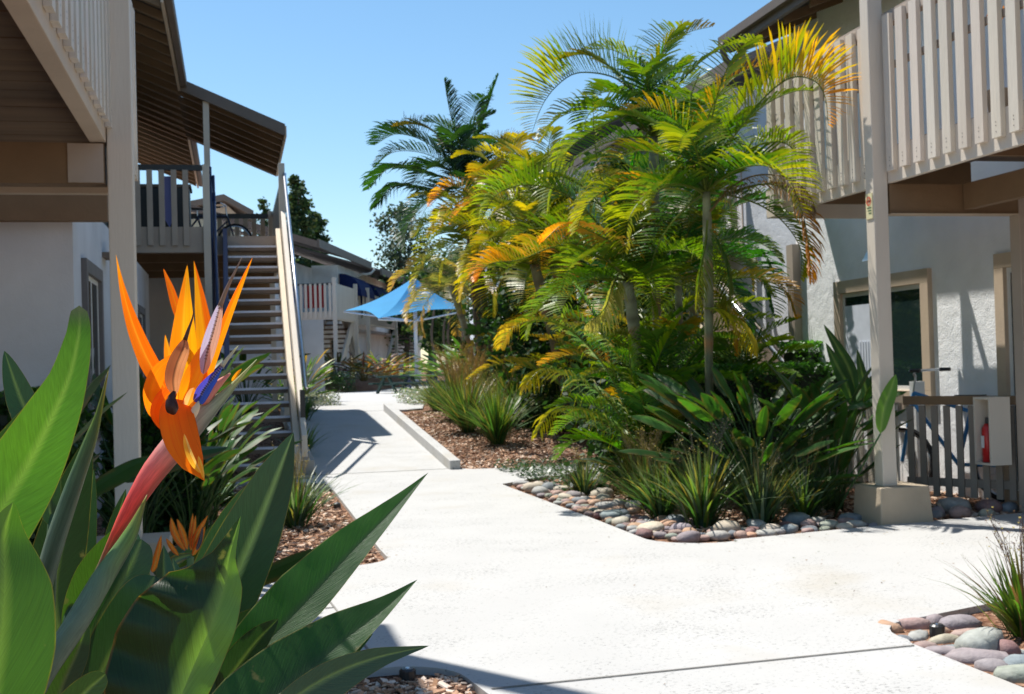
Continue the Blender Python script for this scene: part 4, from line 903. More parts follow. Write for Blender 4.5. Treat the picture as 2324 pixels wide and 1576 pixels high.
# ------------------------------------------------------------------ the open flower
OR, OY, ORD = (.95, .17, .004), (.98, .36, .006), (.80, .09, .003)
FD = 1.25
def petal(pts, wl, wr, cL, cR, parent, name='sepal', **k):
    ctrl = [atD(x, y, FD+dd) for x, y, dd in pts]
    f = lambda w_: [px2m(q, FD) for q in w_] if isinstance(w_, (list, tuple)) else px2m(w_, FD)
    k.setdefault('nv', 5); k.setdefault('vp', 0); k.setdefault('edge', mixc(cR, OY, .5)); k.setdefault('shape', (.5, .8)); k.setdefault('rib', OY)
    m = leafsurf(MB(), ctrl, f(wl), f(wr), cL, cR, **k)
    return m.build(name, PETAL, parent, smooth=True)
sp = rolled([(60, 1640, FD+.03), (165, 1420, FD+.02), (232, 1280, FD+.01), (264, 1212, FD), (290, 1165, FD), (318, 1118, FD), (352, 1066, FD), (400, 1008, FD), (456, 948, FD), (490, 915, FD), (518, 888, FD), (545, 858, FD), (583, 816, FD)],
            [16, 16, 18, 26, 37, 46, 57, 62, 47, 31, 20, 10, 1.5], [(.2, .25, .14), (.2, .22, .12), (.3, .2, .1), (.80, .12, .08), (.90, .11, .09), (.90, .13, .12), (.88, .22, .20), (.66, .38, .34), (.44, .46, .38), (.40, .48, .34), (.40, .50, .28), (.5, .56, .25), (.6, .6, .3)], name='flower', label='open orange and blue crane shaped flower on a pink sheath')
# widen the sheath vertically a little: a keel of soft pink on its upper rim
MB().tube(spline([atD(x, y, FD-.006) for x, y in ((455, 912), (490, 876), (523, 848))], 8), [.006, .008, .007, .006, .005, .004, .003, .002, .001], 8, (.70, .30, .24)).build('sheath_rim', SHEATH, sp, smooth=True)
petal([(402, 925, .0), (368, 872, -.005), (334, 815, -.01), (300, 735, -.02), (277, 650, -.03), (263, 580, -.04)], [14, 25, 26, 19, 11, 5], [14, 25, 26, 19, 11, 5], ORD, OR, sp, fold=.45, foldR=.35, tipc=(OY, .75), label=None) if False else None
petal([(408, 940, 0), (372, 878, -.005), (336, 820, -.01), (302, 738, -.02), (278, 655, -.03), (263, 578, -.04)], [23, 23, 22, 18, 12, 7], [23, 23, 22, 18, 12, 7], (.92, .19, .004), OR, sp, fold=.35, foldR=.3, shape=(.5, .8), tipc=(OY, .72), rib=(.98, .42, .02))
petal([(412, 975, .02), (414, 870, .02), (415, 780, .01), (419, 690, 0), (425, 602, 0)], [33, 35, 30, 20, 8], [38, 38, 32, 20, 8], (.95, .26, .004), (.98, .42, .006), sp, fold=.25, foldR=.05, shape=(.45, .55), rib=(.98, .50, .02), tipc=(OY, .85))
petal([(445, 910, .03), (468, 800, .03), (457, 690, .03), (440, 592, .03)], [26, 26, 17, 6], [22, 22, 14, 6], (.98, .40, .006), OR, sp, fold=.15, shape=(.5, .6))
petal([(424, 770, .04), (402, 700, .04), (388, 655, .04), (371, 610, .04)], [14, 13, 10, 5], [10, 10, 8, 4], (.88, .17, .004), OR, sp, fold=.3, shape=(.5, .5))
petal([(422, 945, .01), (460, 880, .0), (492, 790, -.01), (523, 705, -.02), (550, 640, -.03), (573, 585, -.035)], [16, 15, 12, 10, 7, 4], [13, 12, 10, 9, 6, 3], OR, OY, sp, fold=.25, shape=(.4, .5))
petal([(404, 930, -.01), (390, 865, -.02), (382, 812, -.02), (375, 760, -.02)], 12, 10, OY, (.98, .50, .02), sp, fold=.3)
petal([(410, 800, -.035), (384, 818, -.04), (356, 846, -.04), (340, 890, -.035), (348, 935, -.02), (376, 962, -.015)], [8, 18, 22, 22, 20, 12], [6, 12, 15, 15, 14, 9], (.98, .30, .006), (.95, .24, .005), sp, fold=.1, foldR=.2, shape=(.45, .4))
petal([(398, 880, -.03), (376, 905, -.035), (364, 940, -.035), (378, 980, -.03)], [22, 24, 22, 14], [22, 24, 22, 14], (.90, .18, .004), OR, sp, fold=.2, shape=(.45, .35))
petal([(413, 915, -.01), (428, 878, -.02), (446, 836, -.02), (464, 785, -.01)], 20, 22, (.98, .30, .006), (.98, .44, .01), sp, fold=.05, shape=(.4, .5))
petal([(420, 935, -.03), (432, 905, -.035), (440, 880, -.035)], 12, 10, (.95, .55, .2), (.98, .42, .03), sp, fold=.05, shape=(.4, .5), nu=12)
petal([(396, 905, -.035), (404, 955, -.045), (418, 1005, -.05), (440, 1052, -.05), (464, 1092, -.045)], [36, 38, 40, 40, 26], [34, 40, 44, 44, 20], (.93, .17, .004), (.95, .20, .004), sp, fold=-.25, foldR=.05, shape=(.26, .75), rib=(.88, .15, .004), edge=(.95, .28, .01))
petal([(418, 985, -.056), (427, 1020, -.062), (440, 1050, -.062), (456, 1075, -.056)], 6, 9, (.98, .66, .16), (.98, .52, .04), sp, fold=.05, shape=(.7, .7), nu=14)
petal([(450, 1035, -.056), (456, 1058, -.058), (463, 1088, -.05)], 4, 5, (.98, .60, .10), (.98, .50, .04), sp, fold=.05, shape=(.6, .5), nu=10)
def arrow(body, awn, wb, c1, c2, ca, shp):
    b = petal(body, wb, wb, c1, c2, sp, name='blue_petal', fold=.5, foldR=.3, shape=shp, edge=mixc(c1, (.02, .01, .03), .2), rib=(.03, .02, .02))
    P = spline([atD(x, y, FD+dd) for x, y, dd in body], 40); m = MB()
    for i in range(8, 39):
        p = P[i]; v = (p-O3).normalized(); T = (P[i+1]-P[i-1]).normalized(); s_ = v.cross(T).normalized(); w_ = px2m(3.8, FD)
        for e in (-1, 1): m.add([p-v*.004+s_*e*w_*.15, p-v*.0055+s_*e*w_+T*.0005, p-v*.004+s_*e*w_*.25+T*.0016], [(0, 1, 2)], (.10, .06, .07) if i % 2 else (.4, .36, .42), [(i, .1)]*3)
    m.build('groove', PETAL, b)
    MB().tube(spline([atD(x, y, FD+dd) for x, y, dd in awn], 10), [.0026, .0024, .0022, .002, .0018, .0016, .0014, .0012, .0009, .0006, .0003], 6, ca).build('awn', LEAFBG, b, smooth=True)
arrow([(461, 850, -.02), (470, 800, -.025), (484, 750, -.03), (501, 688, -.035)], [(499, 697, -.035), (515, 655, -.037), (532, 620, -.039), (549, 585, -.04)], [18, 19, 17, 12], (.42, .38, .62), (.60, .38, .33), (.25, .17, .15), (.5, .35))
arrow([(448, 915, -.03), (462, 886, -.035), (484, 857, -.04), (507, 827, -.045)], [(504, 831, -.045), (516, 815, -.046), (529, 799, -.047), (541, 785, -.048)], [16, 17, 14, 7], (.06, .06, .50), (.04, .13, .72), (.5, .48, .45), (.22, .45))
br = petal([(397, 897, -.06), (393, 865, -.065), (400, 830, -.065), (414, 795, -.065), (421, 768, -.06)], 21, 20, (.42, .16, .07), (.52, .24, .12), sp, name='withered_petal', fold=-.4, shape=(.5, .6), rib=(.05, .02, .01), edge=(.12, .05, .02))
MB().tube(spline([atD(x, y, FD-.06) for x, y in ((420, 772), (428, 748), (436, 725), (441, 700))], 8), [.0024, .002, .0018, .0015, .0012, .001, .0007, .0005, .0003], 6, (.10, .04, .02)).build('awn', LEAFBG, br, smooth=True)
MB().tube(spline([atD(x, y, FD-.065) for x, y in ((396, 888), (389, 908), (391, 928), (396, 941))], 8), [.0015, .003, .004, .0055, .0066, .0066, .006, .004, .0015], 8, (.06, .018, .014)).build('withered_bract', LEAFBG, sp, smooth=True)
MB().tube(spline([atD(x, y, FD-.03) for x, y in ((424, 950), (436, 940), (446, 925), (451, 910))], 8), [.004, .005, .0055, .005, .0045, .004, .003, .002, .001], 8, (.80, .72, .50)).build('nectar_cup', SHEATH, sp, smooth=True)
petal([(526, 866, -.012), (533, 857, -.012), (541, 846, -.01), (549, 837, -.005)], 5, 4, OY, OY, sp, nu=8)

# a second, smaller flower deeper in the clump
f2 = thing('bird_of_paradise', 'smaller bird of paradise with two open orange blooms low behind the big flower', 'plant', (atD(430, 1400, 3.2).x, atD(430, 1400, 3.2).y, 0))
c0 = atD(432, 1265, 3.2); 
st_ = MB().tube([V((f2.location.x, f2.location.y, 0)), c0], .01, 8, (.1, .2, .08)).build('flower', SHEATH, f2)
for pts, w_ in (([(420, 1250), (396, 1210), (388, 1175)], 9), ([(425, 1248), (414, 1210), (402, 1178)], 8), ([(405, 1262), (388, 1240), (377, 1222)], 6), ([(433, 1250), (438, 1215), (444, 1170)], 7), ([(437, 1248), (446, 1215), (472, 1170)], 8), ([(437, 1262), (452, 1230), (466, 1195)], 8), ([(430, 1240), (434, 1200), (438, 1165)], 5), ([(345, 1300), (356, 1265), (366, 1215)], 9)):
    leafsurf(MB(), [atD(x, y, 3.2) for x, y in pts], px2m(w_, 3.2), px2m(w_, 3.2), (.75, .13, .008), (.85, .2, .01), fold=.3, nu=12, nv=2).build('sepal', PETAL, st_, smooth=True)
leafsurf(MB(), [atD(x, y, 3.19) for x, y in ((446, 1250), (455, 1225), (460, 1195))], px2m(5, 3.2), px2m(5, 3.2), (.03, .03, .12), fold=.3, nu=10, nv=2).build('blue_petal', PETAL, st_, smooth=True)
leafsurf(MB(), [atD(x, y, 3.21) for x, y in ((365, 1300), (400, 1270), (440, 1258))], px2m(12, 3.2), px2m(12, 3.2), (.05, .09, .06), fold=.3, nu=10, nv=2).build('leaf', LEAFBG, f2, smooth=True)

# ------------------------------------------------------------------ paddle leaved shrubs
def upright_sf(side): return lambda p, T: (side, side.cross(T).normalized())
def paddle_plant(x, y, n, hmin, hmax, spread, label, seed, cols=(G1, G2, G3), leaf=(.42, .075), group=None, z=None, lean=None, flowers=0):
    random.seed(seed); z = gz(y)-.03 if z is None else z
    t = thing('bird_of_paradise', label, 'plant', (x, y, z), group)
    for i in range(n):
        az = i*2.4+rnd(-.4, .4); h = rnd(hmin, hmax); k = rnd(.35, 1)*spread
        d = V((math.cos(az), math.sin(az), 0))
        if lean: d = (d+V(lean)).normalized()
        b = V((x, y, z))+d*rnd(0, .12); tip = b+d*k+V((0, 0, h)); LL = leaf[0]*rnd(.8, 1.25)
        m1 = b+d*k*.25+V((0, 0, h*.5)); top = b.lerp(tip, .98)
        T = (tip-m1).normalized(); T = (T+d*rnd(0, .5)+V((0, 0, -rnd(0, .3)))).normalized()
        c = random.choice(cols); side = V((-d.y, d.x, 0)); q = Matrix.Rotation(rnd(-.7, .7), 3, T); side = q @ side
        m = MB(); m.tube(spline([b, m1, tip], 6), [.011, .010, .009, .008, .007, .006, .005], 5, mixc(c, (.08, .15, .05), .5))
        leafsurf(m, [tip-T*.02, tip+T*LL*.35, tip+T*LL*.7+d*.02, tip+T*LL+d*.05-V((0, 0, .03))], leaf[1]*rnd(.8, 1.2), leaf[1]*rnd(.8, 1.2), jit(c), jit(c), fold=rnd(.1, .7), nu=12, nv=2, sf=upright_sf(side), shape=(.55, .7), edge=c, rib=c)
        m.build('leaf', LEAFBG, t, smooth=True)
    for i in range(flowers):
        a = rnd(0, 6.28); q = V((x, y, z))+V((math.cos(a)*spread*.5, math.sin(a)*spread*.5, hmax+.1)); m = MB().tube([V((x, y, z)), q], .01, 6, (.1, .2, .1))
        for j in range(5): e = V((rnd(-.12, .12), rnd(-.12, .12), rnd(.06, .2))); leafsurf(m, [q, q+e*.5, q+e], .014, .014, OR, nu=6, nv=1)
        m.build('flower', PETAL, t, smooth=True)
    return t
paddle_plant(4.36, 9.6, 60, .25, .98, .74, 'leafy paddle shrub left of the right post, fanning over the grasses', 11, leaf=(.46, .064), lean=(-.12, -.12, 0), cols=((.018, .06, .012), G1, (.022, .075, .015), G2, (.05, .15, .02)))
paddle_plant(4.62, 9.95, 26, .5, 1.0, .5, 'taller dark paddle shrub just behind the one in front of the hedge', 19, leaf=(.42, .055), cols=(G1, G1, G2))
paddle_plant(5.05, 9.5, 34, .25, .95, .34, 'upright paddle shrub touching the right post', 23, leaf=(.40, .055), cols=(G1, G2, (.04, .10, .03)))
sl = atY(1880, 740, 9.6); 
for pts in (((1925, 880), (1930, 830), (1905, 780), (1872, 738)), ((1925, 900), (1915, 850), (1895, 810), (1878, 775)), ((1950, 900), (1957, 855), (1947, 820), (1944, 790)), ((2005, 960), (2010, 920), (2028, 885), (2052-18, 852))):
    pass
t = thing('bird_of_paradise', 'tallest paddle leaves rising above the hedge before the window', 'plant', (5.05, 9.62, -.03))
for pts, w_ in (([(1938, 905), (1932, 850), (1908, 800), (1869, 736)], 17), ([(1940, 930), (1920, 870), (1900, 830), (1874, 778)], 17), ([(1962, 930), (1966, 890), (1955, 840), (1945, 792)], 13), ([(1998, 985), (2006, 930), (2022, 885), (2033, 850)], 17)):
    ctrl = [atY(x, y, 9.6 if x < 1990 else 8.3) for x, y in pts]; b = V((5.05, 9.62, 0)) if pts[0][0] < 1990 else V((4.75, 8.9, 0))
    m = MB().tube(spline([b, b.lerp(ctrl[0], .5), ctrl[0]], 6), .008, 6, (.06, .13, .05)); leafsurf(m, ctrl, px2m(w_, 9.6), px2m(w_, 9.6), jit(G1 if w_ != 17 or pts[0][0] < 1990 else G3), fold=.2, nu=14, nv=3); m.build('leaf', LEAFBG, t, smooth=True)
# left dark clumps behind and around the left post
LD = ((.020, .055, .015), (.03, .08, .02), (.04, .11, .02))  # darker leaf tones, the shade of the beds put into the colour
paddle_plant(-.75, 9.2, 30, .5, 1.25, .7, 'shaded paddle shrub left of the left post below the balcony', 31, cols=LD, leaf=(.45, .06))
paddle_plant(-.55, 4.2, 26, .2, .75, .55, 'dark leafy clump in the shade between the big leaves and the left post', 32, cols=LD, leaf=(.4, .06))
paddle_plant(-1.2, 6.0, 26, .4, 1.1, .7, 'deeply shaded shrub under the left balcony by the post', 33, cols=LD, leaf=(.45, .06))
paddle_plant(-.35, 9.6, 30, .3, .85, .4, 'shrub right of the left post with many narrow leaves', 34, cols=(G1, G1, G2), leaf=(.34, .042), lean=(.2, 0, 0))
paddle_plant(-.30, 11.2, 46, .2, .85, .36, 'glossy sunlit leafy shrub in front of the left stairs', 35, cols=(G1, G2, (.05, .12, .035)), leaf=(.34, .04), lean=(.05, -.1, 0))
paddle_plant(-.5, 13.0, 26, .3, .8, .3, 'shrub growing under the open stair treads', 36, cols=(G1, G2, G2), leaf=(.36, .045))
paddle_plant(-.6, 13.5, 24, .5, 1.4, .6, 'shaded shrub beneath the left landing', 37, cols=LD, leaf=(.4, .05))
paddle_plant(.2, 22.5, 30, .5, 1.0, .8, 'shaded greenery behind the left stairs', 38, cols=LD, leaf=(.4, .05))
# far beds
far = [((1.45, 27.2), 70, .2, .95, .5, 'green and yellow strap leaved shrub beside the left stair rail', ((.05, .13, .02), (.22, .20, .02), (.08, .17, .03), (.34, .20, .03)), (.42, .035)),
       ((1.0, 25.6), 30, .15, .6, .35, 'green shrub right behind the foot of the left stairs', ((.06, .15, .02), (.1, .22, .03)), (.34, .035)),
       ((4.5, 42.6), 50, .2, .75, .7, 'rust red strap leaved shrub before the far building', ((.16, .05, .02), (.10, .03, .02), (.22, .10, .03)), (.6, .045)),
       ((5.25, 42.8), 60, .2, .7, .8, 'golden yellow strap leaved shrub behind the green picnic table', ((.38, .24, .03), (.30, .26, .04), (.10, .16, .03), (.40, .16, .05)), (.6, .05)),
       ((6.5, 46.5), 40, .2, .6, 1.2, 'bright green low shrub behind the picnic tables', ((.07, .2, .02), (.16, .26, .03)), (.7, .07)),
       ((7.3, 40.0), 30, .4, 1.1, 1.1, 'dark green strap leaved shrub right of the white pole', (G1, G2), (.9, .06)),
       ((6.6, 32.0), 44, .4, 1.2, 1.2, 'broad dark green shrub to the right of the blue picnic table', (G1, G2, (.05, .14, .03)), (.7, .07)),
       ((6.4, 27.0), 40, .4, 1.2, 1.1, 'glossy green shrub at the foot of the tallest palm', (G1, G2, G3), (.6, .06)),
       ((7.8, 30.0), 36, .4, 1.3, 1.2, 'dark shrub behind the leaning palm trunks', (G1, G1, G2), (.7, .07)),
       ((3.6, 42.8), 40, .2, .8, .7, 'dark strap leaved shrub under the far balcony', ((.05, .04, .02), (.04, .07, .02)), (.6, .045))]
for i, (p, n, a, b, s_, lb_, cs, lf) in enumerate(far): paddle_plant(p[0], p[1], n, a, b, s_, lb_, 60+i, cols=cs, leaf=lf, z=(.92 if p[1] > 42 else None))
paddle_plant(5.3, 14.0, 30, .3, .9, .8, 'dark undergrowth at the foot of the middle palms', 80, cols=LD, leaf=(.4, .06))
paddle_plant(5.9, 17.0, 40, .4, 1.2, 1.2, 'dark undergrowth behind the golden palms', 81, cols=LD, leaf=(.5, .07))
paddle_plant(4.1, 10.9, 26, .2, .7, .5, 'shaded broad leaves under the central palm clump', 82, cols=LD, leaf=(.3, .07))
paddle_plant(3.9, 22.5, 20, .2, .6, .5, 'green leaves beside the end of the long kerb', 83, cols=(G1, G2), leaf=(.35, .03))

# ------------------------------------------------------------------ grasses
def grass(x, y, n, L, label, seed, cols, wd=.011, stalks=6, z=None, spread=.55, stc=(.35, .28, .12)):
    random.seed(seed); z = gz(y)-.03 if z is None else z
    t = thing('flax_lily', label, 'grass clump', (x, y, z), 'grassy clumps along the paths')
    m = MB()
    for i in range(n):
        az = rnd(0, 6.28); d = V((math.cos(az), math.sin(az), 0)); l = L*rnd(.55, 1.15); k = abs(random.gauss(.45, .3))*spread/.55
        b = V((x, y, z))+d*abs(random.gauss(0, .05)); s_ = V((-d.y, d.x, 0)); c = jit(random.choice(cols), .2); w_ = wd*rnd(.7, 1.3)
        rows = []; cc = []
        for j in range(6):
            u = j/5; p = b+d*l*k*(u+.5*u*u)*.8+V((0, 0, l*(u-.28*k*u*u*1.3))); ww = w_*(1-u**2.2)*(.55+.6*min(1, u*3)); tw = s_*math.cos(u*.8)+V((0, 0, 1))*math.sin(u*.8)*.3
            rows.append([p-tw*ww, p+tw*ww+d*.001]); cc += [mixc(c, (.3, .2, .08), max(0, u-.75)*1.6)]*2
        m.strip(rows, cc)
    m.build('blades', BLADE, t)
    if stalks:
        m = MB()
        for i in range(stalks):
            az = rnd(0, 6.28); d = V((math.cos(az), math.sin(az), 0)); l = L*rnd(1.0, 1.4); P = [V((x, y, z))+d*l*.28*(u*u)+V((0, 0, l*u)) for u in (0, .35, .7, 1)]
            m.tube(P, [.003, .0025, .002, .001], 4, stc)
            for j in range(16):
                q = P[2].lerp(P[3], rnd(0, 1))+V((rnd(-.04, .04), rnd(-.04, .04), rnd(-.03, .04))); r_ = rnd(.003, .007)
                m.add([q+V((r_, 0, 0)), q-V((r_, 0, 0)), q+V((0, r_, r_)), q+V((0, -r_, r_))], [(0, 1, 2), (0, 3, 1)], random.choice([stc, (.45, .38, .2), (.25, .2, .3)]))
                m.tube([P[2].lerp(P[3], j/16), q], .0008, 3, stc)
        m.build('flower_stalks', BLADE, t)
    return t
DGc = [(.03, .10, .02), (.05, .14, .03), (.07, .16, .05), (.12, .20, .03)]
GOLD = DGc+[(.20, .18, .05), (.26, .19, .08), (.10, .13, .03), (.03, .08, .02)]
GRY = [(.07, .12, .08), (.05, .10, .05), (.11, .16, .11), (.20, .18, .05), (.04, .09, .03)]
grass(3.40, 11.55, 110, .42, 'slim grass clump at the left tip of the pebble strip', 101, GRY, stalks=3)
grass(3.66, 10.45, 190, .60, 'golden flowering grass clump behind the left cobbles', 102, GOLD, stalks=20)
grass(3.50, 9.55, 230, .58, 'wide grass clump with yellowish tips in the middle of the strip', 103, DGc+GRY, stalks=6)
grass(3.62, 8.95, 280, .66, 'largest dark green grass clump at the corner of the bed', 104, GRY+DGc, wd=.012, stalks=10, stc=(.12, .12, .08))
grass(4.05, 8.80, 230, .56, 'bluish green grass clump right of the largest one', 105, GRY, wd=.012, stalks=5)
grass(4.52, 9.00, 220, .56, 'green spiky clump left of the post pedestal', 106, DGc+GRY, wd=.012, stalks=2)
grass(3.9, 10.0, 120, .45, 'grass clump half hidden behind the largest corner clump', 107, DGc, stalks=8, stc=(.12, .12, .08))
grass(.48, 10.4, 240, .56, 'grass clump in the bark bed left of the path', 108, DGc+GRY, wd=.010, stalks=8)
grass(3.78, 17.3, 420, .95, 'green grass clump nearest in the kerb bed', 109, DGc+[(.2, .2, .05)], wd=.012, stalks=8)
grass(3.62, 18.7, 460, 1.0, 'gold tipped grass clump in the middle of the kerb bed', 110, GOLD, wd=.012, stalks=44, stc=(.42, .28, .12))
grass(3.72, 20.3, 420, 1.0, 'tawny grass clump towards the end of the kerb bed', 111, GOLD, wd=.012, stalks=44, stc=(.42, .28, .12))
grass(3.65, 22.0, 160, .7, 'dark grass clump at the far end of the long kerb', 112, GRY, wd=.013, stalks=3)
grass(4.6, 19.6, 420, 1.15, 'tall tawny grass behind the kerb bed', 113, GOLD, wd=.012, stalks=30, stc=(.40, .28, .14))
grass(4.6, 22.6, 380, 1.1, 'tall tawny grass at the foot of the tallest palm', 114, GOLD, wd=.013, stalks=26, stc=(.40, .28, .14))
grass(3.62, 4.95, 230, .46, 'dense grass clump growing among the stones at bottom right', 115, [(.04, .12, .015), (.07, .17, .02), (.14, .2, .02), (.05, .10, .02), (.16, .09, .05)], wd=.0085, stalks=12, stc=(.16, .10, .09), z=-.06, spread=.5)
grass(1.15, 21.0, 120, .5, 'grass tuft beside the ramp behind the stair rail', 116, DGc, stalks=0)
grass(.9, 16.9, 100, .55, 'dark tuft leaning over the shaded edge of the ramp', 117, DGc, stalks=0)
grass(.55, 4.0, 60, .30, 'sparse dry tuft at the lower edge of the nearest bark bed', 118, GRY, stalks=9, stc=(.12, .07, .05)) if False else None
# ground cover: countless tiny leaves
def cover(regions, n, cols, h, label, zb=0):
    m = MB()
    for _ in range(n):
        x0, x1, y0, y1 = random.choice(regions); x, y = rnd(x0, x1), rnd(y0, y1); z = gz(y)-.03+zb+rnd(.02, h); a = rnd(0, 6.28); L = rnd(.03, .08)
        d = V((math.cos(a), math.sin(a), rnd(-.3, .9)))*L; s_ = V((-math.sin(a), math.cos(a), rnd(-.4, .4)))*L*.3; p = V((x, y, z))
        m.add([p-d*.5, p+s_, p+d*.5, p-s_], [(0, 1, 2, 3)], jit(random.choice(cols), .2))
    tag(m.build('ground_cover', BLADE), label, 'ground cover', kind='stuff')
cover([(3.55, 5.2, 24.5, 27), (4.2, 6.2, 27, 33), (6.3, 8, 33, 38)], 9000, [(.16, .21, .18), (.10, .16, .11), (.2, .23, .17), (.2, .16, .15)], .28, 'low grey green ground cover bordering the far path')
cover([(.9, 1.5, 22.2, 26), (1.2, 2.3, 26, 31)], 6000, [(.16, .19, .16), (.10, .14, .09), (.2, .19, .17)], .3, 'silvery ground cover left of the far path')
cover([(2.6, 4.1, 41.0, 43.0)], 3500, [(.03, .08, .03), (.05, .11, .03)], .75, 'low dark greenery on the front of the planted bank', zb=0)
cover([(-3, 3.4, 41.6, 44)], 5000, [(.05, .10, .04), (.03, .07, .03), (.08, .12, .04)], .4, 'dark ground cover before the far building', zb=.38)
cover([(3.2, 6.3, 11.4, 15.0)], 5000, [(.03, .07, .02), (.02, .05, .02)], .15, 'dark leaf litter and creepers under the palms')

# hedge
def leafbox(a, b, n, cols, size, name, label, cat, inner=None, z_bias=False):
    t = thing(name, label, cat, ((a[0]+b[0])/2, (a[1]+b[1])/2, a[2]))
    i_ = .09; MB().box((a[0]+i_, a[1]+i_, a[2]), (b[0]-i_, b[1]-i_, b[2]-i_*1.2), (.012, .03, .01)).build('dark_core', LEAFBG, t)  # solid core, its dark tint stands in for the shade inside the foliage
    m = MB()
    for _ in range(n):
        f = random.choices((0, 1, 2, 3), (4, 5, 1, 1))[0]; x, y, z = rnd(a[0], b[0]), rnd(a[1], b[1]), rnd(a[2], b[2])
        if f == 0: y = a[1]+abs(random.gauss(0, .05))
        elif f == 1: z = b[2]-abs(random.gauss(0, .04))+.02*math.sin(x*9)
        elif f == 2: x = a[0]+abs(random.gauss(0, .05))
        else: x = b[0]-abs(random.gauss(0, .05))
        L = size*rnd(.7, 1.3); d = V((rnd(-1, 1), rnd(-1, 1), rnd(-.2, 1))).normalized()*L; s_ = d.cross(V((rnd(-1, 1), rnd(-1, 1), rnd(-1, 1)))).normalized()*L*.32; p = V((x, y, z))
        m.add([p-d*.5, p+s_, p+d*.5, p-s_], [(0, 1, 2, 3)], jit(random.choice(cols), .2))
    m.build('leaves', LEAFBG, t); return t
leafbox((3.95, 11.45, 0), (6.35, 12.15, 1.24), 9000, [(.04, .13, .02), (.06, .18, .025), (.03, .09, .015)], .05, 'hedge', 'clipped green hedge in front of the window wall', 'hedge')
leafbox((6.36, 12.5, 0), (6.75, 13.3, 1.48), 1600, [(.05, .16, .02), (.09, .24, .03)], .05, 'shrub', 'bright green shrub at the wall corner behind the hedge', 'shrub')
leafbox((5.35, 10.4, .7), (5.95, 10.9, 1.02), 900, [(.10, .26, .03), (.16, .30, .03)], .05, 'shrub', 'lime green sprigs peeping over the slatted fence', 'shrub')
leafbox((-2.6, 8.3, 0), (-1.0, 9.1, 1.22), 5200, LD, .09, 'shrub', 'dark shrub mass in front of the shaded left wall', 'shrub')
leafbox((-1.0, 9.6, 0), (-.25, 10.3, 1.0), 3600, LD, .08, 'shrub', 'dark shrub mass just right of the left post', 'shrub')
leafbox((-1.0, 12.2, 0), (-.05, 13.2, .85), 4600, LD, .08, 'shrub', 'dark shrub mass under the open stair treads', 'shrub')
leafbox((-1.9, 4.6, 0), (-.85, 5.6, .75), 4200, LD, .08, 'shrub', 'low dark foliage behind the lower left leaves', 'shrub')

# ------------------------------------------------------------------ palms
def frond_mesh(m, P, n, Lm, w_, c0, c1, vang, seed, skip=0, droop=.25, rach=(.16, .20, .04), rw=.012, ty=.5, dead=0, hang=0):
    r_ = random.Random(seed); P = spline(P, 26); N = 26
    h = P[-1]-P[0]; h.z = 0
    if h.length < .05: h = V((r_.uniform(-1, 1), -1, 0))
    h.normalize(); side = h.cross(V((0, 0, 1))).normalized()
    m.tube(P, [rw*(1-.8*i/N) for i in range(N+1)], 5, rach)
    for i in range(n):
        u = .12+.88*(i+.5)/n; x = u*N; k = min(int(x), N-1); p = P[k].lerp(P[k+1], x-k); T = (P[k+1]-P[k]).normalized()
        nn = side.cross(T).normalized()
        if nn.z < 0 and abs(nn.z) > .3 and P[k+1].z > P[k].z: nn = -nn
        L = Lm*(math.sin(math.pi*min(1, .18+.80*u))**.75)*r_.uniform(.88, 1.1)
        for e in (-1, 1):
            if r_.random() < skip: continue
            va = vang+r_.uniform(-.12, .12)
            d = (side*e*math.cos(va)+nn*math.sin(va)+T*(.12+.5*u)).normalized()
            wv = d.cross(T).normalized()*w_*r_.uniform(.8, 1.2); cc = jit(mixc(c0, c1, max(0, u-.35+r_.uniform(-.25, .25))*ty*1.6), .15)
            dr = droop*r_.uniform(.6, 1.5); tipc = mixc(cc, c1, r_.uniform(.1, 1)*ty)
            q1 = p+d*L*.35-V((0, 0, dr*L*.08)); q2 = p+d*L*.72-V((0, 0, dr*L*.38)); q3 = p+d*L*.95-V((0, 0, dr*L*.9))
            m.add([p-wv*.3, p+wv*.3, q1-wv, q1+wv, q2-wv*.8, q2+wv*.8, q3], [(0, 1, 3, 2), (2, 3, 5, 4), (4, 5, 6)], [cc, cc, cc, cc, mixc(cc, tipc, .5), mixc(cc, tipc, .5), tipc])
GP, YP, OP = (.050, .145, .008), (.38, .33, .012), (.60, .25, .015)
DKP = (.02, .06, .02)
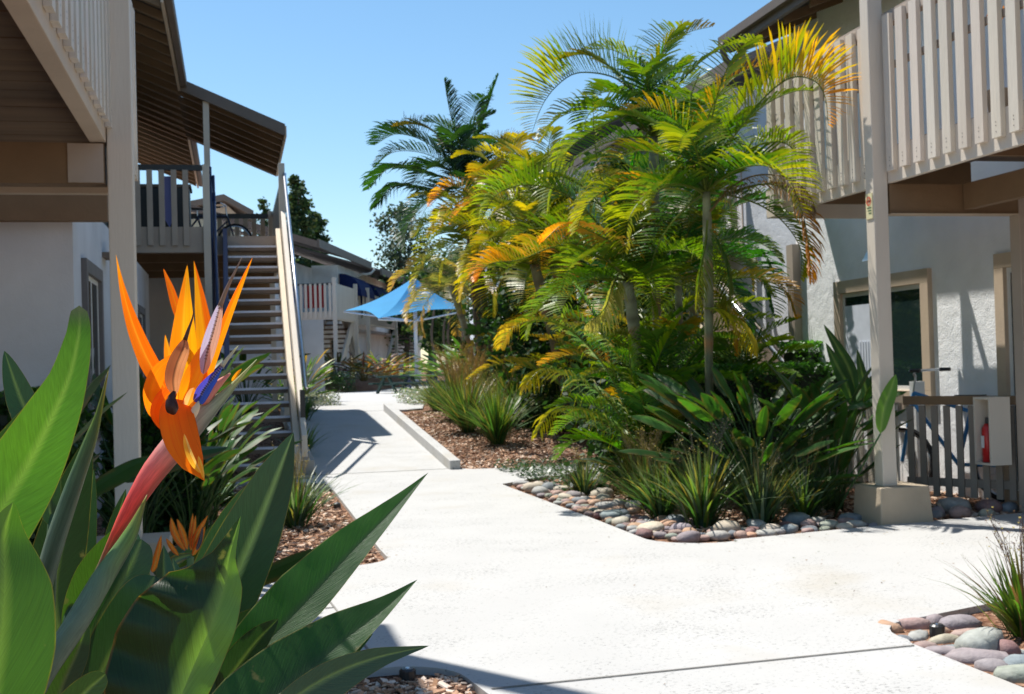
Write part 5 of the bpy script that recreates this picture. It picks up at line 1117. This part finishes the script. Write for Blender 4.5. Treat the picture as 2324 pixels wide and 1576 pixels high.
def palm(label, base, crown, r0, nf, Lf, seed, c0=GP, c1=YP, el=(80, -15), Lm=.42, lw=.014, n=54, vang=.55, fronds=(), trunkc=None, ty=.5, azs=None, droopf=1.0, shaft=.6, group=None):
    random.seed(seed); t = thing('palm_tree', label, 'palm', base, group); base, crown = V(base), V(crown)
    tc = trunkc or ((.16, .15, .09), (.30, .33, .24))
    H = (crown-base).length; P = spline([base, base.lerp(crown, .33)+V((rnd(-.05, .05), 0, 0)), base.lerp(crown, .7)+V((rnd(-.03, .03), 0, 0)), crown], 30)
    rr, cc = [], []
    for i in range(31):
        u = i/30; rr.append(r0*(1.12-.35*u)*(1+.05*(i % 3 == 0))*(1.0 if u < shaft else 1+.35*math.sin(math.pi*min(1, (u-shaft)/(1-shaft)*.8)))); c = mixc(tc[0], tc[1], (u-.3)*2)
        if i % 3 == 0: c = mixc(c, (.08, .06, .04), .5)
        if i in (15, 22): c = mixc(c, (.36, .15, .04), .5)
        cc.append(c)
    if H > .15: MB().tube(P, rr, 12, cc).build('trunk', PTRUNK, t, smooth=True)
    for i in range(nf):
        az = (azs[i % len(azs)] if azs else i*2.399+rnd(-.25, .25)); q = i/max(1, nf-1); e = R(el[0]+(el[1]-el[0])*q+rnd(-8, 8)); L = Lf*rnd(.8, 1.12)
        d = V((math.cos(az), math.sin(az), 0)); u = V((0, 0, 1)); pts = []; p = crown.copy(); a = e+.35
        for k in range(6):
            pts.append(p.copy()); p = p+(d*math.cos(a)+u*math.sin(a))*L/5; a -= (.20+.10*k)*droopf*rnd(.8, 1.2)
        m = MB(); frond_mesh(m, pts, n, Lm*rnd(.95, 1.25), lw*1.0, c0, random.choice([c1, c1, c1, c1, OP]), vang, seed*100+i, ty=ty*rnd(.4, 1.5), skip=.03)
        m.build('frond', PALM, t)
    for j, fr in enumerate(fronds):
        pts, Y, kw = fr; P = []
        for k, q in enumerate(pts): P.append(atY(q[0], q[1], Y+(q[2] if len(q) > 2 else 0)))
        m = MB(); a = dict(n=50, Lm=Lm, w_=lw, c0=c0, c1=c1, vang=.9, ty=ty); a.update(kw)
        frond_mesh(m, P, a['n'], a['Lm'], a['w_']*1.0, a['c0'], a['c1'], a['vang'], seed*37+j, ty=a['ty'], droop=a.get('droop', .25), skip=a.get('skip', .02), rach=a.get('rach', (.16, .2, .04)))
        m.build('frond', PALM, t)
    return t
# right golden palm
GRN2 = (.10, .20, .015)
palm('golden cane palm nearest the right balcony with a pale ringed trunk', (4.30, 10.25, -.03), (4.26, 10.2, 2.85), .038, 15, 1.5, 201, c1=YP, el=(78, -35), Lm=.38, lw=.011, n=40, ty=.7,
     fronds=[([(1606, 430), (1640, 350), (1700, 262), (1759, 199, -.5), (1805, 175, -.9), (1851, 186, -1.2), (1873, 222, -1.35), (1880, 285, -1.4)], 10.2, dict(n=56, Lm=.62, w_=.012, c0=(.20, .26, .012), c1=(.72, .32, .01), ty=1.0, vang=1.25, droop=.12)),
             ([(1606, 440), (1650, 380), (1720, 330), (1790, 330, -.5), (1825, 400, -.8)], 10.2, dict(n=44, Lm=.32, c0=(.10, .2, .012), c1=YP, ty=.6)),
             ([(1606, 430), (1650, 300), (1690, 230), (1740, 180)], 10.5, dict(n=50, Lm=.36, c0=(.16, .24, .012), c1=YP, ty=.8, vang=.8)),
             ([(1606, 470), (1680, 430), (1760, 420, -.2), (1815, 470, -.5), (1835, 560, -.7), (1840, 640, -.8)], 10.2, dict(n=50, Lm=.28, w_=.009, c0=(.10, .09, .05), c1=(.65, .24, .01), ty=.9, vang=.3, droop=.6, skip=.1)),
             ([(1612, 640), (1660, 632), (1720, 632), (1780, 660), (1808, 720)], 10.4, dict(n=44, Lm=.30, w_=.009, c0=(.10, .13, .01), c1=(.60, .26, .02), ty=.8, vang=.5, droop=.3)),
             ([(1600, 700), (1640, 705), (1690, 740), (1715, 800)], 10.1, dict(n=26, Lm=.27, w_=.011, c0=(.26, .26, .01), c1=(.6, .42, .02), ty=.8, vang=-.2, droop=.6)),
             ([(1612, 480), (1660, 425), (1720, 398), (1790, 405, -.3), (1835, 440, -.5), (1852, 480, -.5)], 10.1, dict(n=44, Lm=.24, w_=.007, c0=(.30, .23, .19), c1=(.20, .12, .09), ty=.9, vang=-.1, droop=1.0, skip=.15, rach=(.25, .17, .08))),
             ([(1606, 500), (1600, 560), (1588, 620), (1580, 700)], 10.05, dict(n=30, Lm=.24, w_=.009, c0=(.05, .14, .01), c1=(.3, .2, .03), ty=.5, vang=-.3, droop=.7)),
             ([(1612, 520), (1640, 570), (1655, 640), (1650, 720)], 10.05, dict(n=30, Lm=.24, w_=.009, c0=(.03, .10, .01), c1=(.3, .2, .03), ty=.4, vang=-.3, droop=.7)),
             ([(1606, 450), (1560, 420), (1500, 430), (1470, 480)], 10.2, dict(n=40, Lm=.28, c0=(.09, .2, .012), c1=YP, ty=.5)),
             ([(1600, 430), (1580, 330), (1568, 230), (1590, 160)], 10.4, dict(n=48, Lm=.3, c0=GP, ty=.4))], shaft=.45, trunkc=((.035, .05, .02), (.26, .28, .16)))
palm('golden cane palm with the highest arching fronds in the middle', (4.45, 12.3, -.03), (4.50, 12.2, 3.75), .05, 16, 1.6, 202, c0=(.06, .16, .012), el=(80, -20), Lm=.42, lw=.012, n=42, ty=.4,
     fronds=[([(1482, 245), (1435, 206), (1393, 176), (1340, 165), (1298, 170), (1257, 202, -.3), (1228, 245, -.4), (1208, 300, -.4)], 12.2, dict(n=56, Lm=.72, w_=.014, c0=(.12, .22, .012), c1=(.45, .32, .015), ty=.6, vang=1.25, droop=.12)),
             ([(1482, 250), (1500, 200), (1560, 190), (1620, 220)], 12.4, dict(n=44, Lm=.45, c0=(.05, .15, .012), vang=.9, ty=.4)),
             ([(1478, 260), (1430, 260), (1360, 290), (1300, 330), (1262, 380)], 12.0, dict(n=46, Lm=.42, c0=(.09, .2, .012), ty=.5, vang=.6)),
             ([(1470, 300), (1440, 360), (1440, 440), (1460, 500)], 11.9, dict(n=40, Lm=.3, c0=(.03, .22, .012), vang=-.2, ty=.1, droop=.4)),
             ([(1490, 260), (1540, 280), (1580, 350), (1590, 420)], 11.9, dict(n=40, Lm=.34, c0=(.05, .17, .012), vang=-.1, ty=.3, droop=.4))])
palm('leaning golden palm with a short orange stained trunk in the centre', (4.25, 12.0, -.03), (3.95, 11.6, 2.15), .055, 20, 1.5, 203, c0=(.08, .18, .012), el=(78, -35), Lm=.36, lw=.012, n=40, ty=.6,
     fronds=[([(1420, 600), (1395, 520), (1370, 430), (1350, 330), (1345, 215)], 11.4, dict(n=50, Lm=.34, c0=(.10, .2, .015), c1=(.5, .38, .03), ty=.5, vang=.8)),
             ([(1415, 600), (1350, 500), (1280, 440), (1200, 420, -.2), (1130, 440, -.4), (1092, 500, -.5)], 11.4, dict(n=56, Lm=.46, w_=.014, c0=(.12, .24, .012), c1=(.36, .34, .02), ty=.5, vang=.95)),
             ([(1415, 620), (1340, 560), (1260, 560), (1180, 590, -.2), (1110, 600, -.3), (1082, 640, -.3)], 11.3, dict(n=56, Lm=.40, w_=.014, c0=(.16, .22, .012), c1=(.68, .27, .015), ty=1.0, vang=.9)),
             ([(1422, 600), (1400, 560), (1330, 520, -.3), (1280, 510, -.5), (1235, 545, -.6)], 11.2, dict(n=34, Lm=.36, w_=.013, c0=(.35, .28, .02), c1=(.85, .30, .02), ty=1.0, vang=.3, droop=.6)),
             ([(1425, 600), (1455, 500), (1500, 420), (1560, 380)], 11.7, dict(n=44, Lm=.36, c0=(.04, .15, .012), ty=.2)),
             ([(1405, 620), (1390, 650), (1372, 700), (1330, 740)], 11.2, dict(n=30, Lm=.34, w_=.014, c0=(.30, .28, .08), c1=(.6, .5, .25), ty=.9, vang=-.2, droop=.6))], shaft=.5)
palm('thin cane palm stem right behind the pale ringed trunk', (4.72, 11.9, -.03), (4.62, 11.9, 2.3), .035, 9, 1.3, 204, c0=(.03, .12, .012), el=(70, -25), Lm=.34, lw=.012, n=36, ty=.2)
# central low clumping palm: fronds rising from the soil
palm('low clumping palm with bright green fronds in front of the taller palms', (3.95, 11.0, -.03), (3.95, 11.0, .05), .05, 15, 1.45, 205, c0=(.05, .17, .012), c1=(.30, .36, .02), el=(82, 38), Lm=.34, lw=.012, n=40, ty=.5, droopf=1.1,
     fronds=[([(1450, 1020), (1400, 880), (1330, 780), (1250, 730, -.2), (1170, 740, -.4), (1138, 790, -.5)], 11.0, dict(n=52, Lm=.36, w_=.013, c0=(.09, .24, .012), c1=(.62, .34, .03), ty=.8, vang=.4, droop=.5)),
             ([(1450, 1020), (1390, 920), (1300, 850), (1230, 840, -.2), (1190, 880, -.3)], 10.8, dict(n=40, Lm=.34, w_=.012, c0=(.09, .2, .012), c1=(.5, .34, .02), ty=.8, vang=.1, droop=.7)),
             ([(1450, 1030), (1400, 970), (1330, 930), (1260, 930, -.2), (1215, 985, -.3)], 10.7, dict(n=38, Lm=.32, w_=.012, c0=(.10, .22, .012), c1=(.5, .36, .02), ty=.7, vang=.1, droop=.8)),
             ([(1460, 1020), (1470, 900), (1500, 800), (1545, 720)], 11.0, dict(n=50, Lm=.34, w_=.014, c0=(.10, .30, .012), c1=(.45, .46, .02), ty=.6, vang=.7)),
             ([(1460, 1020), (1440, 900), (1430, 820), (1425, 760)], 10.9, dict(n=46, Lm=.30, w_=.014, c0=(.10, .30, .012), c1=(.45, .46, .02), ty=.7, vang=.7)),
             ([(1470, 1020), (1520, 920), (1580, 870), (1650, 860), (1700, 890)], 10.9, dict(n=44, Lm=.32, w_=.012, c0=(.07, .22, .012), ty=.4, vang=.5)),
             ([(1470, 1040), (1520, 990), (1570, 975), (1625, 985)], 10.6, dict(n=32, Lm=.26, w_=.011, c0=(.06, .2, .015), ty=.2, vang=.5)),
             ([(1445, 1010), (1400, 860), (1360, 740), (1300, 640)], 11.3, dict(n=46, Lm=.32, w_=.013, c0=(.05, .18, .012), ty=.3, vang=.6))])
palm('second clumping palm filling the space behind the low one', (4.35, 11.7, -.03), (4.35, 11.7, .3), .05, 16, 1.7, 206, c0=(.03, .12, .012), c1=(.2, .28, .02), el=(85, 40), Lm=.36, lw=.013, n=40, ty=.3)
# golden palms between
palm('golden palm with two dark leaning stems left of the centre', (5.05, 17.4, .14), (4.20, 16.4, 2.75), .07, 22, 1.7, 207, c0=(.13, .19, .012), c1=(.48, .34, .015), el=(75, -30), Lm=.38, lw=.014, n=40, ty=1.0, trunkc=((.05, .045, .03), (.16, .16, .08)))
palm('companion dark stem with gold fronds beside the leaning pair', (5.25, 17.6, .14), (4.55, 17.0, 3.4), .06, 18, 1.7, 208, c0=(.10, .17, .012), c1=(.42, .32, .015), el=(80, -25), Lm=.38, lw=.014, n=38, ty=.9, trunkc=((.05, .045, .03), (.14, .13, .07)))
palm('yellowing palm high between the tallest palm and the middle ones', (5.3, 20.0, .35), (4.75, 20.0, 4.15), .08, 14, 1.5, 209, c0=(.12, .18, .015), c1=(.48, .34, .015), el=(80, -30), Lm=.42, lw=.017, n=36, ty=1.0,
     fronds=[([(1080, 500), (1060, 440), (1020, 425), (975, 470)], 19.5, dict(n=30, Lm=.40, w_=.022, c0=(.40, .28, .012), c1=(.75, .30, .01), ty=1.0, vang=1.0))])
palm('tallest dark palm with a thick brown trunk beside the blue shade', (5.05, 24.0, .55), (4.78, 24.0, 5.0), .12, 18, 2.2, 210, c0=DKP, c1=(.05, .09, .02), el=(78, -25), Lm=.6, lw=.015, n=56, ty=.3, trunkc=((.11, .085, .06), (.13, .12, .07)),
     fronds=[([(1062, 420), (1010, 360), (960, 320), (900, 305, -.4), (850, 330, -.7)], 24, dict(n=66, Lm=.95, w_=.017, c0=DKP, c1=DKP, vang=.7, ty=.1)),
             ([(1062, 420), (1000, 400), (940, 380), (880, 385, -.5), (835, 430, -.8)], 24, dict(n=66, Lm=.85, w_=.017, c0=(.03, .09, .02), c1=DKP, vang=.3, ty=.1)),
             ([(1062, 420), (1040, 330), (1020, 250), (1008, 180)], 24, dict(n=66, Lm=.80, w_=.017, c0=DKP, c1=DKP, vang=.35, ty=.1)),
             ([(1065, 420), (1080, 330), (1105, 250), (1130, 170)], 24.5, dict(n=66, Lm=.75, w_=.017, c0=DKP, c1=DKP, vang=.35, ty=.1)),
             ([(1060, 440), (980, 430), (900, 420, -.3), (850, 470, -.6)], 24, dict(n=56, Lm=.7, w_=.017, c0=DKP, c1=DKP, vang=.3, ty=.1, droop=.5))])
palm('golden drooping palm crown below the tallest palm', (5.2, 23.2, .5), (4.62, 23.0, 3.9), .08, 20, 1.7, 211, c0=(.12, .17, .03), c1=(.44, .34, .03), el=(60, -50), Lm=.42, lw=.017, n=34, ty=1.0, trunkc=((.08, .07, .05), (.1, .1, .06)))
palm('palm with drooping grey green fronds over the blue shade', (5.3, 25.4, .55), (4.55, 25.0, 3.1), .07, 14, 1.5, 212, c0=(.14, .17, .10), c1=(.55, .32, .12), el=(40, -50), Lm=.40, lw=.017, n=34, ty=.8)
for lb_, bx_, by_, L_, c0_, c1_, sd_ in (('arching palm clump rising behind the leaning central trunk', 4.7, 12.9, 2.3, (.04, .13, .012), (.3, .3, .02), 221),
                                    ('arching palm clump among the dark leaning stems', 4.75, 15.2, 2.3, (.07, .15, .012), (.6, .3, .02), 222),
                                    ('arching palm clump at the foot of the gold crowned pair', 5.6, 17.2, 2.4, (.05, .13, .012), (.55, .28, .02), 223),
                                    ('fountain of shaded fronds before the right stairs', 5.5, 12.4, 1.7, (.03, .11, .012), (.3, .3, .02), 224),
                                    ('arching palm clump right of the tallest palm trunk', 5.9, 22.0, 2.3, (.06, .12, .02), (.55, .3, .02), 225)):
    palm(lb_, (bx_, by_, gz(by_)-.03), (bx_, by_, gz(by_)+.3), .05, 18, L_, sd_, c0=c0_, c1=c1_, el=(88, 45), Lm=.42, lw=.014, n=40, ty=.5)
palm('dark palm behind the golden cane palms', (5.9, 15.0, .0), (5.6, 15.0, 3.2), .06, 16, 1.8, 213, c0=(.03, .10, .012), c1=(.2, .2, .02), el=(80, -40), Lm=.42, lw=.016, n=38, ty=.3)
palm('second dark palm before the hidden right building', (5.5, 13.2, .0), (5.25, 13.2, 2.5), .05, 14, 1.6, 214, c0=(.02, .10, .012), c1=(.12, .2, .02), el=(75, -40), Lm=.40, lw=.016, n=38, ty=.2)
palm('shaded palm filling the gap by the leaning stems', (6.2, 18.5, .2), (5.9, 18.5, 2.9), .07, 16, 1.8, 215, c0=(.04, .11, .015), c1=(.35, .26, .03), el=(80, -40), Lm=.42, lw=.018, n=36, ty=.6)
# dead hanging fronds on the right palm
random.seed(9)
def dead(pts, Y, n, Lm, c, label=None):
    pass

# ------------------------------------------------------------------ background trees
def tree(label, x, y, z0, H, crown_z, rx, rz, n, cols, seed, lobes=14, size=.28, name='tree', cone=False, trunk_r=.16, trunkcol=None, clump=1.0):
    random.seed(seed); t = thing(name, label, 'tree', (x, y, z0))
    m = MB().tube(spline([(x, y, z0), (x+.15, y, z0+H*.35), (x-.1, y, z0+H*.7), (x, y, z0+H*.97)], 12), [trunk_r*(1-.8*i/12) for i in range(13)], 8)
    cent = []
    for k in range(lobes):
        u = (k+.5)/lobes; zc = crown_z-rz+2*rz*u; rr = (rx*(1.05-u)**.7 if cone else rx*math.sqrt(max(.05, 1-((zc-crown_z)/rz)**2))); a = k*2.4+rnd(-.4, .4)
        c = V((x+math.cos(a)*rr*rnd(.35, .85), y+math.sin(a)*rr*rnd(.3, .8), zc)); cent.append((c, rr*rnd(.28, .5)*clump+.15))
        m.tube([V((x, y, max(z0+H*.2, zc-rz*.25))), c], [trunk_r*.3, .03], 5)
    m.build('trunk', TRUNK, t)
    m = MB()
    for _ in range(n):
        c, r_ = random.choice(cent); g_ = V((random.gauss(0, 1), random.gauss(0, 1), random.gauss(0, .8))); p = c+g_*r_*.55
        L = size*rnd(.5, 1.2); d = V((rnd(-1, 1), rnd(-1, 1), rnd(-.7, .7))).normalized()*L; s_ = d.cross(V((rnd(-1, 1), rnd(-1, 1), rnd(-1, 1)))).normalized()*L*.35
        m.add([p-d*.5, p+s_, p+d*.5, p-s_], [(0, 1, 2, 3)], jit(random.choice(cols), .25))
    m.build('crown', TREELEAF, t)
PN = [(.035, .075, .03), (.05, .10, .035), (.10, .14, .05), (.02, .05, .02)]
q = atY(672, 395, 80); tree('tall dark pine rising behind the far building', q.x, 80, .5, q.z-1, 9.0, 1.9, q.z-9.2, 7000, PN, 301, lobes=26, size=.34, cone=True, clump=1.1)
q = atY(718, 470, 82); tree('lower wider part of the pine group at its right', q.x, 82, .5, q.z-1, 8.2, 2.0, q.z-8.6, 5000, PN, 302, lobes=18, size=.34, cone=True, clump=1.1)
q = atY(597, 455, 90); tree('tiny distant conifer above the left stairs', q.x, 90, .5, q.z-1, q.z-1.5, .8, 1.6, 900, PN, 303, lobes=8, size=.25, cone=True)
q = atY(910, 480, 60); tree('airy grey green tree behind the drooping palms', q.x, 60, .5, q.z-1, q.z-3.0, 2.0, 3.2, 5200, [(.06, .09, .06), (.09, .12, .08), (.04, .07, .04)], 304, lobes=20, size=.22)
tree('leafy tree beyond the far stairs', 10.6, 66, .5, 5.5, 4.6, 3.2, 2.0, 5200, [(.04, .10, .03), (.08, .15, .04)], 305, lobes=16, size=.3)
tree('dense dark tree right of the white pole with grey stems', 9.8, 52, .5, 5.5, 4.2, 2.8, 2.0, 6500, [(.03, .075, .025), (.06, .12, .03), (.10, .15, .05)], 306, lobes=16, size=.26)
tree('dark evergreen behind the tallest palm', 11.5, 46, .5, 6.0, 4.6, 3.2, 2.6, 7500, [(.025, .06, .02), (.05, .10, .03)], 307, lobes=18, size=.26)
tree('broad dark tree closing the view behind the palms', 13.5, 40, .5, 6.5, 4.2, 3.4, 3.2, 8000, [(.025, .06, .02), (.04, .09, .025)], 308, lobes=20, size=.26)
DT = [(.02, .06, .014), (.03, .085, .02), (.05, .12, .02), (.012, .04, .012)]  # dark tones painted so the gaps between the palms read as shade
tree('dark bushy growth filling the gap behind the central palm trunk', 4.95, 14.2, 0, 2.4, 1.25, .95, 1.15, 5200, DT, 320, lobes=14, size=.13, trunk_r=.05)
tree('dark bush between the leaning palm stems', 5.3, 18.6, .2, 2.8, 1.6, 1.15, 1.3, 6000, DT, 321, lobes=16, size=.15, trunk_r=.06)
tree('dark shrub tree left of the leaning palm stems', 5.9, 22.5, .5, 3.0, 2.1, 1.2, 1.4, 6000, DT, 322, lobes=16, size=.16, trunk_r=.06)
tree('dark leafy tree behind the tallest palm trunk', 6.9, 27.0, .5, 3.6, 2.4, 1.5, 1.7, 6500, DT, 323, lobes=16, size=.18, trunk_r=.08)
tree('dark leafy tree right behind the gold palm crowns', 7.0, 20.5, .4, 4.2, 2.9, 1.5, 2.0, 6500, DT, 324, lobes=16, size=.17, trunk_r=.08)
tree('dark shrub under the low clumping palm', 4.3, 11.9, 0, 1.2, .5, .75, .5, 4200, DT, 325, lobes=12, size=.10, trunk_r=.03)
for i, (x, yb) in enumerate(((985, 46), (1012, 47), (1022, 47.3), (1055, 45))):
    a = atY(x, 862, yb); MB_ = MB().tube(spline([V((a.x, a.y, .5)), V((a.x+.08, a.y, 1.6)), V((a.x-.05, a.y, 2.6)), V((a.x+.15, a.y, 4.0))], 10), [.07, .07, .065, .06, .06, .055, .05, .05, .045, .04, .04], 7)
    t = thing('slender_tree', ['slender grey trunk just right of the white pole', 'left one of two grey trunks growing side by side', 'right one of two grey trunks growing side by side', 'grey trunk in front of the dark evergreens'][i], 'tree', (a.x, a.y, .5)); MB_.build('trunk', TRUNK, t, smooth=True)
